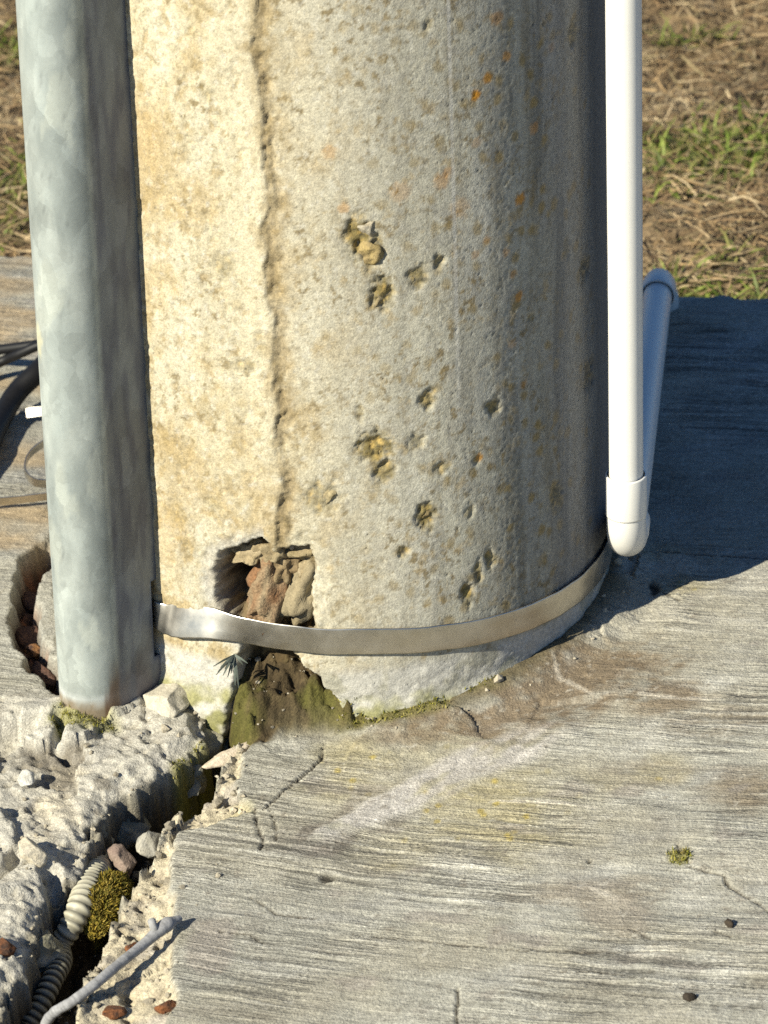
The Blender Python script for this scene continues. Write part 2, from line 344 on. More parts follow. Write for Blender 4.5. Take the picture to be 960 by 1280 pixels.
    # left broken slab: pale grey with cream and dark dirt in its hollows
    lc = np.empty_like(c); lc[:] = A(.42, .40, .345)
    lc = mix(lc, A(.50, .455, .36), ss(.0, .6, fbm(x * 20, y * 20, 4, 121)))
    lc = mix(lc, A(.29, .28, .26), .55 * ss(.1, .6, fbm(x * 34, y * 34, 4, 122)))
    lc = mix(lc, A(.17, .145, .11), .65 * ss(.35, .8, fbm(x * 60, y * 60, 3, 123)))
    lc = mix(lc, A(.14, .12, .09), .75 * ss(.0008, .0042, -rough)); lc = mix(lc, A(.50, .48, .42), .4 * ss(.0015, .0045, rough))
    c = mix(c, lc, left)
    mc = np.empty_like(c); mc[:] = A(.50, .44, .315); mc = mix(mc, A(.33, .28, .20), ss(.0, .7, fbm(x * 70, y * 70, 4, 131))); mc = mix(mc, A(.34, .31, .27), .8 * ss(.0, .5, fbm(x * 24, y * 24, 2, 132) - .1))
    c = mix(c, mc, margin * .92)
    c = mix(c, A(.13, .105, .06), .75 * pit)
    # behind the guard, old boarded concrete
    bk = ss(-.03, .03, -x - .1) * ss(-.02, .05, y)
    c = mix(c, A(.36, .27, .16), .75 * bk * ss(-.2, .4, gn(s * 3, t * 26, 141) + .4 * n2))
    # soil, rust, moss
    c = mix(c, A(.13, .115, .075), .75 * ss(.006, -.001, td + .004 * n2) * left)
    c = mix(c, A(.070, .055, .036), ss(.08, .45, tr))
    c = mix(c, A(.16, .12, .08), ss(.5, 1, tr) * ss(.2, .6, fbm(x * 120, y * 120, 3, 143)) * .7)
    rc = np.empty_like(c); rc[:] = A(.075, .045, .032); rc = mix(rc, A(.20, .085, .045), ss(.1, .5, fbm(x * 100, y * 100, 3, 144)))
    c = mix(c, rc, grm)
    fc = np.empty_like(c); fc[:] = A(.052, .037, .018); fc = mix(fc, A(.115, .085, .042), ss(.0, .6, fbm(x * 110, y * 110, 3, 146))); fc = mix(fc, A(.095, .095, .018), .65 * ss(.05, .5, fbm(x * 40, y * 40, 3, 147)))
    c = mix(c, fc, ss(.012, .005, fl))
    mo = moss_mask(x, y, td, rho, n2)
    c = mix(c, A(.20, .19, .03), .8 * np.clip(mo, 0, 1) * (1 - .8 * fm))
    c = mix(c, A(.08, .07, .055), .85 * cm); c = mix(c, A(.03, .026, .02), .9 * dm)
    # dirt along the foot of the pole
    foot = ss(.183, .168, rho + .006 * n2) * (1 - fm) * (1 - tr)
    c = mix(c, A(.10, .085, .045), .75 * foot)
    return z, np.clip(c, .01, .8), tr, mo, np.clip(brushed * (.35 + .8 * gate) * (1 - tr) * (1 - fm) * (1 - grm), 0, 1)
def moss_mask(x, y, td, rho, n2):
    mo = 0
    for u, v, a, b, k in [(255, 935, 26, 26, .9), (232, 955, 22, 20, .8), (110, 905, 40, 16, .9), (228, 842, 26, 12, 1), (115, 1075, 14, 12, .9), (240, 968, 24, 14, 1), (160, 1050, 30, 16, .35), (300, 1010, 20, 12, .35), (852, 1068, 14, 10, .9)]:
        p = gp(u, v); mo = np.maximum(mo, k * ss(1.2, .3, np.hypot((x - p[0]) / (a * .0005), (y - p[1]) / (b * .00106)) + .7 * n2))
    ph = np.arctan2(x, -y); a0 = pp(425, 850)[0]; a1 = pp(610, 850)[0]
    mo = np.maximum(mo, ss(.181, .171, rho + .004 * n2) * ss(a0 - .1, a0 + .1, ph) * ss(a1 + .15, a1 - .15, ph) * ss(-.3, .2, n2 + .1))
    return mo
def gz(x, y):
    return float(ground(np.array([float(x)]), np.array([float(y)]), False)[0])

def spaced(lo, hi, step, lo2, hi2, g=1.16):
    a = list(np.arange(lo, hi, step)); st = step
    while a[-1] < hi2: st *= g; a.append(a[-1] + st)
    st = step; b = [a[0]]
    while b[-1] > lo2: st *= g; b.append(b[-1] - st)
    return np.array(b[:0:-1] + a)
gx = spaced(-.30, .325, .00125, -2.0, 2.2)
ya = list(np.arange(-.475, .02, .00125)) + list(np.arange(.02, .485, .0022)); st = .00125; yb = [ya[0]]
while yb[-1] > -2.0: st *= 1.16; yb.append(yb[-1] - st)
gy = np.array(yb[:0:-1] + ya); YE = gy[-1]
X, Y = np.meshgrid(gx, gy); nr, nc = X.shape
Y = Y + (edge_y(X) - YE) * ss(.1, YE, Y)
X = X.ravel(); Y = Y.ravel()
Z, C, TR, MO, BRU = ground(X, Y)
V = np.stack([X, Y, Z], 1)
back = V[-nc:].copy(); sk = []; skc = []
for k, dz in enumerate((.004, .02, .05, .14)):
    q = back.copy(); q[:, 2] -= dz; q[:, 1] += (.002, .004, .003, .004)[k] + .002 * gn(q[:, 0] * 60, q[:, 0] * 0 + k, 7); sk.append(q); skc.append(C[-nc:] * .8)
V = np.concatenate([V] + sk); C2 = np.concatenate([C] + skc)
slab = link('concrete_slab', mesh('concrete_slab', V, grid_faces(nr + 4, nc), True, C2, np.concatenate([BRU, np.zeros(4 * nc)])), M['slab'])
slab['kind'] = 'structure'; slab['label'] = 'broken grey concrete slab with brushed furrows and an open crack'

def broom_lines(mt):
    t = mt.node_tree; N = t.nodes; L = t.links; b = N['Principled BSDF']
    at = next(n for n in N if n.type == 'VERTEX_COLOR'); tc = next(n for n in N if n.type == 'TEX_COORD'); bp = next(n for n in N if n.type == 'BUMP')
    wz = N.new('ShaderNodeTexNoise'); wz.inputs['Scale'].default_value = 14; wz.inputs['Detail'].default_value = 2; L.new(tc.outputs['Object'], wz.inputs[0])
    ma = N.new('ShaderNodeVectorMath'); ma.operation = 'MULTIPLY_ADD'; ma.inputs[1].default_value = (0, .007, 0); L.new(wz.outputs[1], ma.inputs[0]); L.new(tc.outputs['Object'], ma.inputs[2])
    rot = N.new('ShaderNodeMapping'); rot.inputs['Rotation'].default_value = (0, 0, -math.atan2(EDIR[1], EDIR[0])); L.new(ma.outputs[0], rot.inputs[0])
    hs = []
    for sx_, sy_, dt in ((16, 430, 3), (34, 900, 2)):
        mp = N.new('ShaderNodeMapping'); mp.inputs['Scale'].default_value = (sx_, sy_, 1); L.new(rot.outputs[0], mp.inputs[0])
        nz = N.new('ShaderNodeTexNoise'); nz.inputs['Scale'].default_value = 1; nz.inputs['Detail'].default_value = dt; nz.inputs['Roughness'].default_value = .6; L.new(mp.outputs[0], nz.inputs[0]); hs.append(nz.outputs[0])
    ad = N.new('ShaderNodeMath'); ad.operation = 'ADD'; L.new(hs[0], ad.inputs[0]); L.new(hs[1], ad.inputs[1])
    cr = N.new('ShaderNodeMapRange'); cr.inputs[1].default_value = .72; cr.inputs[2].default_value = 1.16; cr.inputs[3].default_value = .50; cr.inputs[4].default_value = 1.22; L.new(ad.outputs[0], cr.inputs[0])
    mx = N.new('ShaderNodeMix'); mx.data_type = 'FLOAT'; mx.inputs[2].default_value = 1.0; L.new(at.outputs[1], mx.inputs[0]); L.new(cr.outputs[0], mx.inputs[3])
    old = b.inputs['Base Color'].links[0].from_socket; vm = N.new('ShaderNodeVectorMath'); vm.operation = 'SCALE'; L.new(old, vm.inputs[0]); L.new(mx.outputs[0], vm.inputs['Scale']); L.new(vm.outputs[0], b.inputs['Base Color'])
    mh = N.new('ShaderNodeMath'); mh.operation = 'MULTIPLY'; L.new(ad.outputs[0], mh.inputs[0]); L.new(at.outputs[1], mh.inputs[1])
    b2 = N.new('ShaderNodeBump'); b2.inputs['Strength'].default_value = .9; b2.inputs['Distance'].default_value = .0016; L.new(mh.outputs[0], b2.inputs['Height']); L.new(bp.outputs[0], b2.inputs['Normal']); L.new(b2.outputs[0], b.inputs['Normal'])
broom_lines(M['slab'])

# ------------------------------------------------------------------ soil behind and round the slab
def soil_z(x, y):
    return -.045 + .012 * fbm(x * 6, y * 6, 3, 201) + .006 * fbm(x * 30, y * 30, 4, 202) + .003 * ridged(x * 70, y * 70, 3, 203)
sx = spaced(-.6, .8, .006, -60, 60, 1.2); sy = spaced(.30, 1.5, .006, -60, 120, 1.2)
SX, SY = np.meshgrid(sx, sy); snr, snc = SX.shape; SX = SX.ravel(); SY = SY.ravel()
SZ = np.where(np.hypot(SX, SY) < 8, soil_z(SX, SY), -.045)
under = (SY < edge_y(SX) - .03) & (SX > -2.6) & (SX < 2.8) & (SY > -2.6)
SZ = np.where(under, -.16, SZ)
sc = np.empty((len(SX), 3)); sc[:] = A(.20, .145, .085)
sc = mix(sc, A(.30, .235, .15), ss(-.2, .5, fbm(SX * 10, SY * 10, 4, 211))); sc = mix(sc, A(.085, .06, .035), .8 * ss(.1, .6, fbm(SX * 45, SY * 45, 3, 212)))
soil = link('soil_ground', mesh('soil_ground', np.stack([SX, SY, SZ], 1), grid_faces(snr, snc), True, sc), M['soil']); soil['kind'] = 'structure'

def blades(n, place, length, width, lie, palette, seed, nseg=3, curl=.8):
    rg = np.random.default_rng(seed); P = place(rg, n); n = len(P)
    L = rg.uniform(*length, n); W = rg.uniform(*width, n); az = rg.uniform(0, 2 * np.pi, n); el = rg.uniform(*lie, n)
    cu = rg.uniform(-curl, curl, n); tw = rg.uniform(-1.0, 1.0, n); pal = np.array(palette)[rg.integers(0, len(palette), n)] * rg.uniform(.7, 1.25, (n, 1))
    vs = []; cs = []; pos = P.copy(); a = az.copy(); e = el.copy()
    for k in range(nseg + 1):
        d = np.stack([np.cos(a) * np.cos(e), np.sin(a) * np.cos(e), np.sin(e)], 1)
        sd = np.stack([-np.sin(a), np.cos(a), tw * .8], 1); wk = W * (1 - (k / nseg) ** 2 * .92) * .5
        vs += [pos - sd * wk[:, None], pos + sd * wk[:, None]]; cs += [pal, pal]
        pos = pos + d * (L / nseg)[:, None]; a = a + cu * .5; e = e - rg.uniform(.0, .55, n) * (el > .25) + rg.uniform(-.15, .15, n)
    Vv = np.stack(vs, 1).reshape(-1, 3); Cv = np.stack(cs, 1).reshape(-1, 3); b = np.arange(n)[:, None] * 2 * (nseg + 1)
    fs = [np.concatenate([b + 2 * k, b + 2 * k + 1, b + 2 * k + 3, b + 2 * k + 2], 1) for k in range(nseg)]
    return Vv, np.concatenate(fs), Cv
def on_soil(x0, x1, y0, y1, lift=.0):
    def f(rg, n):
        x = rg.uniform(x0, x1, n); y = rg.uniform(y0, y1, n); k = y > edge_y(x) + .006; x = x[k]; y = y[k]
        return np.stack([x, y, soil_z(x, y) + rg.uniform(0, .012, len(x)) + lift], 1)
    return f
STRAW = [(.36, .27, .155), (.42, .33, .20), (.26, .18, .095), (.19, .125, .065), (.32, .22, .11), (.13, .085, .045), (.24, .19, .10)]
v1, f1, c1 = blades(52000, on_soil(-.6, .75, .40, 1.5), (.008, .045), (.0006, .0020), (-.1, .5), STRAW, 5)
dry = link('dry_grass', mesh('dry_grass', v1, f1, True, c1), M['straw']); tag(dry, 'matted dry straw and dead grass behind the slab', 'grass', kind='stuff')
GREEN = [(.11, .16, .02), (.16, .20, .035), (.085, .11, .02), (.20, .19, .06), (.14, .14, .035)]
def green_place(rg, n):
    P = []
    for (u, v, a, b, k) in [(900, 155, 90, 26, .30), (945, 125, 40, 14, .10), (840, 190, 50, 30, .06), (900, 320, 60, 35, .06), (925, 352, 60, 10, .10), (842, 330, 8, 8, .03), (15, 60, 30, 30, .06), (20, 240, 30, 60, .1), (860, 20, 50, 10, .03)]:
        p = gp(u, v, -.035); q = int(n * k); P.append(np.stack([rg.normal(p[0], a * .0004, q), rg.normal(p[1], b * .0009, q), np.zeros(q)], 1))
    P = np.concatenate(P); P = P[P[:, 1] > edge_y(P[:, 0]) + .008]; P[:, 2] = soil_z(P[:, 0], P[:, 1]) + .004; return P
v2, f2, c2 = blades(2600, green_place, (.010, .034), (.0010, .0026), (.1, 1.0), GREEN, 6)
grn = link('green_grass', mesh('green_grass', v2, f2, True, c2), M['leaf']); tag(grn, 'short green grass sprouting through dry straw behind the slab', 'grass', kind='stuff')

# ------------------------------------------------------------------ the pole
def S(u, v):
    a, z = pp(u, v); return a * R0, z
CAVITY = [S(*q) for q in [(266, 704), (274, 690), (300, 684), (326, 675), (344, 692), (362, 684), (386, 684), (395, 702), (389, 735), (395, 775), (388, 806), (300, 806), (276, 770), (264, 738)]]
SEAM = [S(*q) for q in [(318, -60), (328, 0), (326, 40), (321, 62), (330, 100), (335, 160), (338, 200), (343, 232), (345, 262), (334, 292), (341, 322), (338, 360), (345, 400), (348, 436), (346, 480), (356, 512), (350, 560), (360, 602), (354, 640), (350, 682)]]
PITS = [(448, 296, 15, 22, 1.), (465, 315, 15, 18, .8), (478, 367, 15, 18, .9), (522, 346, 11, 13, .8), (550, 326, 7, 7, .7), (535, 500, 10, 12, .8), (617, 509, 8, 10, .8), (468, 560, 22, 19, .9), (480, 588, 13, 15, .8),
        (521, 553, 11, 10, .5), (552, 586, 9, 8, .7), (533, 645, 12, 18, .9), (402, 622, 22, 19, .55), (587, 641, 6, 8, .5), (505, 690, 7, 8, .7), (697, 622, 9, 16, .9), (738, 468, 8, 20, .8), (732, 338, 6, 15, .9), (708, 312, 4, 12, .7),
        (717, 42, 7, 14, .9), (536, 30, 5, 8, .5), (597, 574, 6, 6, .5), (450, 517, 5, 10, .5), (306, 458, 20, 6, .45), (325, 430, 8, 16, .35), (238, 690, 12, 10, .3), (222, 640, 12, 16, .25), (268, 632, 10, 10, .35), (665, 398, 5, 5, .4), (584, 742, 8, 14, .9), (598, 715, 5, 14, .8), (612, 698, 5, 12, .8), (618, 700, 6, 6, .6), (280, 335, 14, 14, .35), (262, 120, 8, 8, .4), (255, 112, 6, 5, .3), (300, 130, 3, 3, .5)]
LICHEN = [(595, 119, 6, 1), (634, 70, 6, .7), (610, 97, 6, .75), (650, 249, 7, .9), (648, 370, 6, .8), (600, 572, 5, .7), (668, 160, 7, .5), (552, 226, 9, .4), (632, 315, 5, .4), (641, 342, 5, .5), (560, 215, 6, .4), (596, 178, 6, .3), (430, 260, 6, .4), (412, 190, 8, .3), (690, 60, 6, .3), (608, 300, 5, .4), (594, 318, 5, .35), (622, 22, 8, .5), (575, 260, 12, .25), (500, 240, 12, .25), (655, 480, 5, .4), (640, 430, 6, .3)]
ROUGH_BASE = [S(*q) for q in [(300, 800), (345, 806), (392, 842), (424, 880), (430, 930), (280, 930)]]
def pole_surface(th, z):
    s = th * R0; N_ = fbm(s * 30, z * 30, 4, 301); n2 = fbm(s * 110, z * 110, 4, 302); n3 = fbm(s * 330, z * 330, 3, 303)
    jit = .0022 * fbm(s * 120, z * 120, 3, 305)
    d = .0008 * fbm(s * 6, z * 4, 2, 306) + .00012 * n2 + .00013 * n3
    sd, sa = dline(s, z, SEAM)
    sw = .0044 + .0022 * gn(z * 55, z * 0, 308)
    left_of = np.interp(z, [q[1] for q in SEAM][::-1], [q[0] for q in SEAM][::-1]) - s      # > 0: left of the seam
    su = -left_of + .0035 + .0030 * fbm(z * 45, s * 20, 4, 308, .6) + jit * .5; sv_ = .45 + .75 * gn(z * 26, z * 0 + 5, 309) + .5 * gn(z * 70, z * 0 + 2, 310)
    seam = ss(-.0006, .0014, su) * ss(.0120, .0030, su + .004 * fbm(s * 130, z * 110, 4, 304)) * np.clip(.5 + sv_ * .7, 0.12, 1)
    # flaked skin left of the seam, sand-blown face to the right
    flake = ss(.02, .32, fbm(s * 70, z * 55, 6, 311, .62) - .05 - .35 * ss(.03, .0, left_of)) * ss(0, .006, left_of)
    d = d - .0007 * flake - seam * (.0016 + .0026 * fbm(s * 110, z * 110, 4, 312, .6)) + .0006 * ss(.02, .004, left_of) * (left_of > 0)
    pits = np.zeros(s.shape); stone = np.zeros(s.shape)
    for u, v, a, b, k in PITS:
        s0, z0 = S(u, v); cs = max(.25, math.cos(s0 / R0)); q = np.hypot((s - s0) / (a * .000505 / cs), (z - z0) / (b * .000575))
        near = q < 2
        e = np.zeros(s.shape); e[near] = k * ss(1.35, .45, q[near] + .34 * gn(s[near] * 200, z[near] * 200, 315) + .2 * gn(s[near] * 500, z[near] * 500, 316)); pits = np.maximum(pits, e)
    d = d - pits * (.0018 + .0026 * fbm(s * 150, z * 150, 3, 317))
    ce, cid = cells(s * 210, z * 190, 321); pore = (cid > .90) * ss(.06 + .16 * (cid - .9) * 10, .02, ce + .05 * n2) * ss(-.3, .3, fbm(s * 14, z * 14, 2, 322) + .1)
    ce2, cid2 = cells(s * 420, z * 420, 323); pore2 = (cid2 > .82) * ss(.34, .16, ce2)
    d = d - .0007 * pore - .0003 * pore2
    cv = dpoly(s, z, CAVITY) + jit * 1.3 + .0016 * fbm(s * 45, z * 45, 3, 324); cav = ss(.0012, -.004, cv); chip = ss(.011, .0, cv + .004 * n2) * (1 - cav); d = d - .0016 * chip
    wdeep = ss(S(262, 730)[0], S(300, 730)[0], s) * ss(S(420, 730)[0], S(350, 730)[0], s)
    d = d - cav * (.008 + .014 * wdeep + .012 * fbm(s * 62, z * 62, 4, 325, .6))
    pv = S(282, 742); void = ss(1.2, .3, np.hypot((s - pv[0]) / .0095, (z - pv[1]) / .0170) + .3 * n2) * cav; d = d - .022 * void
    rb = dpoly(s, z, ROUGH_BASE) + jit; base = ss(.0012, -.004, rb); d = d - base * (.020 + .006 * fbm(s * 60, z * 60, 4, 326))
    # rough mortar foot below the band
    foot = ss(.040, .030, z + .004 * N_); d = d + foot * (.0006 * fbm(s * 70, z * 70, 4, 327) - .0008 * (ridged(s * 60, z * 60, 3, 328) - .6))
    d = d + ss(.016, .0, z + .006 * N_) * .004
    # -------- colour
    c = np.empty(s.shape + (3,)); c[:] = A(.44, .425, .345)
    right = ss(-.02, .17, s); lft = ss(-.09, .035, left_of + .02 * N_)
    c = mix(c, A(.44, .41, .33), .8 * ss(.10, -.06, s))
    c = mix(c, A(.34, .325, .28), .55 * ss(-.1, .5, n2 * .6 + N_ * .4))
    c = mix(c, A(.37, .335, .255), .5 * ss(.0, .55, fbm(s * 45, z * 24, 4, 331)) * right)
    c = mix(c, A(.37, .37, .355), .45 * ss(-.1, .4, fbm(s * 24, z * 5, 3, 332)) * right)
    cr = np.empty_like(c); cr[:] = A(.46, .415, .295)
    cr = mix(cr, A(.50, .465, .355), ss(-.3, .5, fbm(s * 26, z * 14, 4, 333)))
    cr = mix(cr, A(.36, .285, .16), .7 * ss(.05, .6, fbm(s * 22, z * 10, 4, 334) + .45 * ss(.055, .09, left_of) - .1))
    cr = mix(cr, A(.31, .235, .12), .7 * flake * ss(-.1, .5, n2 + .2))
    smooth_strip = ss(.034, .024, left_of + .008 * fbm(z * 20, s * 30, 3, 335)) * ss(-.003, .004, left_of) * ss(.17, .24, z)
    cr = mix(cr, A(.52, .47, .335), .75 * smooth_strip * (1 - flake))
    c = mix(c, cr, lft)
    c = c * (1 + .16 * fbm(s * 16, z * 9, 4, 361) + .10 * fbm(s * 60, z * 8, 3, 362) * right)[:, None]
    c = mix(c, A(.38, .29, .15), .55 * ss(.0, .5, fbm(s * 34, z * 26, 4, 363)) * ss(.07, .0, -left_of) * (1 - smooth_strip))
    grime_shade = ss(.055, .165, s + .03 * fbm(s * 45, z * 5, 4, 364) + .012 * n2); c = mix(c, A(.158, .158, .150), .62 * grime_shade); c = c * (1 - .42 * ss(-.05, .5, fbm(s * 62, z * 4, 5, 368, .65)) * (.15 + .85 * right))[:, None]  # streaky grime plus the sun's falloff to the right, painted in as darker grey
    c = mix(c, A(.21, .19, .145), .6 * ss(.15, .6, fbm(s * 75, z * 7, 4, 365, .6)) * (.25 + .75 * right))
    c = mix(c, A(.20, .155, .08), .88 * ss(.24, .46, fbm(s * 150, z * 140, 4, 366, .65) + .25 * N_) * (1 - .8 * smooth_strip) * (.35 + .65 * ss(-.25, .35, fbm(s * 22, z * 16, 3, 372))))
    c = mix(c, A(.50, .485, .42), .5 * ss(.25, .6, fbm(s * 170, z * 150, 3, 367, .65)) * (1 - grime_shade))
    lo = ss(.30, .12, z) * ss(.0, .02, left_of) ; c = mix(c, A(.33, .255, .13), .7 * lo * ss(.10, .40, fbm(s * 60, z * 38, 5, 374, .62)))
    c = mix(c, A(.41, .31, .165), .45 * ss(.045, .075, left_of) * ss(-.2, .4, fbm(s * 24, z * 9, 4, 375)))
    blot = ss(.22, .60, fbm(s * 75, z * 70, 6, 337, .65)) * (1 - smooth_strip)
    c = mix(c, A(.33, .25, .125), .55 * blot)
    c = mix(c, A(.21, .165, .085), .75 * ss(.30, .56, fbm(s * 190, z * 190, 4, 355, .6)) * (.4 + .6 * ss(-.2, .5, N_)))
    ce3, cid3 = cells(s * 95, z * 80, 338); oc = (cid3 > .72) * ss(.40, .10, ce3 + .22 * n2) * (.35 + .65 * right)
    c = mix(c, A(.25, .18, .065), .85 * oc)
    c = mix(c, A(.27, .205, .105), .6 * ss(2.6, .5, (sd + 3 * jit) / sw + .9 * n2) * ss(-.4, .3, gn(z * 24, s * 30, 371) + .2))
    c = mix(c, A(.235, .18, .095), .8 * seam); c = mix(c, A(.15, .115, .055), seam * ss(.1, .5, fbm(s * 150, z * 150, 3, 339)) * .8)
    edge = ss(.0, 1., pits) * (1 - ss(.55, 1, pits))
    pc = np.empty_like(c); pc[:] = A(.19, .15, .06); pc = mix(pc, A(.38, .27, .09), ss(.0, .5, fbm(s * 220, z * 220, 2, 341))); pc = mix(pc, A(.09, .075, .04), ss(.1, .5, fbm(s * 260, z * 260, 2, 342)))
    c = mix(c, pc, np.clip(pits * 1.1, 0, 1)); c = mix(c, A(.08, .07, .05), .8 * pore); c = mix(c, A(.2, .18, .14), .45 * pore2)
    for u, v, r, k in LICHEN:
        s0, z0 = S(u, v); q = np.hypot(s - s0, z - z0) / (r * .00055); near = q < 2
        e = np.zeros(s.shape); e[near] = k * ss(1.25, .6, q[near] + .35 * gn(s[near] * 400, z[near] * 400, 343)); c = mix(c, A(.45, .20, .015), .95 * e)
    # shade between pole and pipe, painted into the colour as a near-black strip
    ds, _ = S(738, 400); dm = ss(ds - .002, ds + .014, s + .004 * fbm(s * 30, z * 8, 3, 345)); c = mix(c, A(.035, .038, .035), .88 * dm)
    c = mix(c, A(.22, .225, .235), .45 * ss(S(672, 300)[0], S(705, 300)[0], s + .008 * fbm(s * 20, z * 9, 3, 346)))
    ln = np.abs(s - S(566, 200)[0]) ; c = mix(c, A(.58, .57, .53), .45 * ss(.0016, .0004, ln + .0006 * gn(z * 60, z * 0, 347)) * ss(.15, .3, z))
    cc = np.empty_like(c); cc[:] = A(.15, .11, .06); cc = mix(cc, A(.24, .185, .105), ss(-.1, .4, fbm(s * 130, z * 130, 3, 351)))
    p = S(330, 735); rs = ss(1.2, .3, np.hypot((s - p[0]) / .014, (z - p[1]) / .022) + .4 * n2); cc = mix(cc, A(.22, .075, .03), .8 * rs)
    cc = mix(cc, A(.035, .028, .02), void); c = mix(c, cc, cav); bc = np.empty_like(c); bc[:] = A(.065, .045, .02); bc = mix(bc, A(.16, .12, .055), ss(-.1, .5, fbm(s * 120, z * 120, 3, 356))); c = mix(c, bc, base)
    pale = ss(.012, .002, cv) * (1 - cav); c = mix(c, A(.50, .50, .48), .5 * pale * (s < S(330, 700)[0]))
    fc = np.empty_like(c); fc[:] = A(.46, .45, .41); fc = mix(fc, A(.34, .33, .27), ss(.0, .5, N_ + n2 * .5)); c = mix(c, fc, foot * (1 - base) * .9)
    mo = ss(.020, .004, z + .010 * N_ + .006 * n2) * ss(-.1, .4, fbm(s * 40, z * 60, 3, 353) + .25) * ss(S(740, 720)[0], S(600, 800)[0], s)
    c = mix(c, A(.19, .185, .045), .8 * mo * (1 - base))
    return d, np.clip(c, .01, .8), mo * (1 - base)
tf = np.arange(-1.72, 1.75, .0066); tb = np.linspace(1.75, 2 * math.pi - 1.72, 40)
th = np.concatenate([tf, tb[:-1]])
zz = np.concatenate([[-.30, -.10], np.arange(-.055, .475, .0011), np.geomspace(.48, 8.0, 40)])
TH, ZZ = np.meshgrid(th, zz); pnr, pnc = TH.shape; TH = TH.ravel(); ZZ = ZZ.ravel()
thn = np.where(TH > math.pi, TH - 2 * math.pi, TH)
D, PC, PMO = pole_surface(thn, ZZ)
D = np.where(ZZ > .6, 0, D)
RR = R0 - ZZ * TAPER + D
PV = np.stack([RR * np.sin(TH), -RR * np.cos(TH), ZZ], 1)
i = np.arange(pnr - 1)[:, None] * pnc + np.arange(pnc)[None, :]; j = np.arange(pnr - 1)[:, None] * pnc + (np.arange(pnc)[None, :] + 1) % pnc
PF = np.stack([i.ravel(), j.ravel(), j.ravel() + pnc, i.ravel() + pnc], 1)
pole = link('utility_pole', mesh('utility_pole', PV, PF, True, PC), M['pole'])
tag(pole, 'thick round weathered concrete pole with pitted cream face', 'pole')

# ------------------------------------------------------------------ stones
def rock_mesh(name, size, seed, col, col2, cuts=11, sub=4, rough=.10, flat=False):
    rg = random.Random(seed); bm = bmesh.new(); bmesh.ops.create_icosphere(bm, subdivisions=sub, radius=1)
    pl = []
    for _ in range(cuts):
        n = Vector((rg.gauss(0, 1), rg.gauss(0, 1), rg.gauss(0, 1))).normalized(); pl.append((n, rg.uniform(.42, .78)))
    off = Vector((rg.uniform(0, 99), rg.uniform(0, 99), rg.uniform(0, 99))); cols = []
    for v in bm.verts:
        p = v.co.copy()
        for n, dd in pl:
            q = p.dot(n) - dd
            if q > 0: p -= n * q
        k = mnoise.fractal(p * 2.2 + off, 1.0, 2.0, 5); p *= 1 + rough * k
        v.co = Vector((p.x * size[0], p.y * size[1], p.z * size[2]))
        t = min(1, max(0, .5 + .9 * mnoise.fractal(p * 1.7 - off, 1.0, 2.0, 4))); cols.append([col[i] * (1 - t) + col2[i] * t for i in range(3)])
    me = bpy.data.meshes.new(name); bm.to_mesh(me); bm.free()
    at = me.color_attributes.new('albedo', 'FLOAT_COLOR', 'POINT')
    for i, c in enumerate(cols): at.data[i].color = (*c, 1)
    me.polygons.foreach_set('use_smooth', np.full(len(me.polygons), not flat))
    return me
# stones showing in the hollows of the pole
def in_pole(u, v, depth, size, seed, col, col2, mat='stone', label=None, rot=None, name='aggregate_stone'):
    big = seed < 20
    a, z = pp(u, v); r = R0 - z * TAPER - depth - .0022; size = tuple(q * 1.12 for q in size); col = tuple(.62 * q + .38 * w_ for q, w_ in zip(col, (.21, .165, .085))); col2 = tuple(.62 * q + .38 * w_ for q, w_ in zip(col2, (.19, .145, .075)))
    o = link(name, rock_mesh(name, size, seed, col, col2, 5 if big else 8, 4, .42 if big else .2), M[mat], pole)
    o.location = (r * math.sin(a), -r * math.cos(a), z); rg = random.Random(seed + 3)
    o.rotation_euler = rot or (rg.uniform(-.6, .6), rg.uniform(-.6, .6), a + rg.uniform(-.4, .4))
    if label: o['label'] = label
    return o
GB, GB2 = (.27, .215, .13), (.37, .31, .21)
in_pole(304, 703, .013, (.013, .010, .011), 11, GB, GB2)
in_pole(333, 702, .013, (.012, .010, .012), 12, (.30, .25, .16), (.24, .185, .11))
in_pole(366, 701, .012, (.014, .009, .009), 13, (.22, .18, .10), (.32, .26, .16))
in_pole(374, 745, .013, (.011, .011, .024), 14, (.30, .255, .17), (.22, .19, .13))
in_pole(336, 740, .011, (.0125, .012, .024), 15, (.26, .20, .135), (.20, .075, .035), 'rust', 'rust stained stone in the deep hollow')
in_pole(347, 728, .013, (.008, .009, .015), 16, (.24, .18, .11), (.16, .11, .06))
in_pole(356, 764, .012, (.008, .008, .010), 17, (.17, .145, .08), (.25, .21, .13))
in_pole(384, 726, .010, (.006, .007, .009), 18, GB, GB2)
in_pole(352, 690, .012, (.005, .006, .006), 19, (.42, .40, .36), (.3, .28, .24))
in_pole(457, 288, .0035, (.0065, .006, .008), 21, (.46, .44, .38), (.36, .32, .24))
in_pole(467, 315, .0030, (.0075, .006, .0085), 22, (.40, .30, .12), (.30, .23, .11))
in_pole(447, 313, .0050, (.005, .005, .006), 23, (.30, .29, .25), (.2, .18, .13))
in_pole(479, 369, .0030, (.0080, .0055, .0095), 24, (.30, .25, .16), (.22, .185, .11))
in_pole(524, 348, .0040, (.0050, .005, .006), 25, (.38, .31, .19), (.25, .2, .11))
in_pole(463, 556, .0040, (.0065, .005, .006), 26, (.38, .28, .09), (.27, .21, .09))
in_pole(475, 566, .0042, (.0055, .005, .006), 27, (.33, .26, .12), (.44, .36, .22))
in_pole(480, 590, .0042, (.0055, .005, .006), 28, (.30, .24, .13), (.38, .32, .2))
in_pole(404, 622, .0036, (.0095, .005, .0100), 29, (.38, .33, .22), (.27, .23, .13))
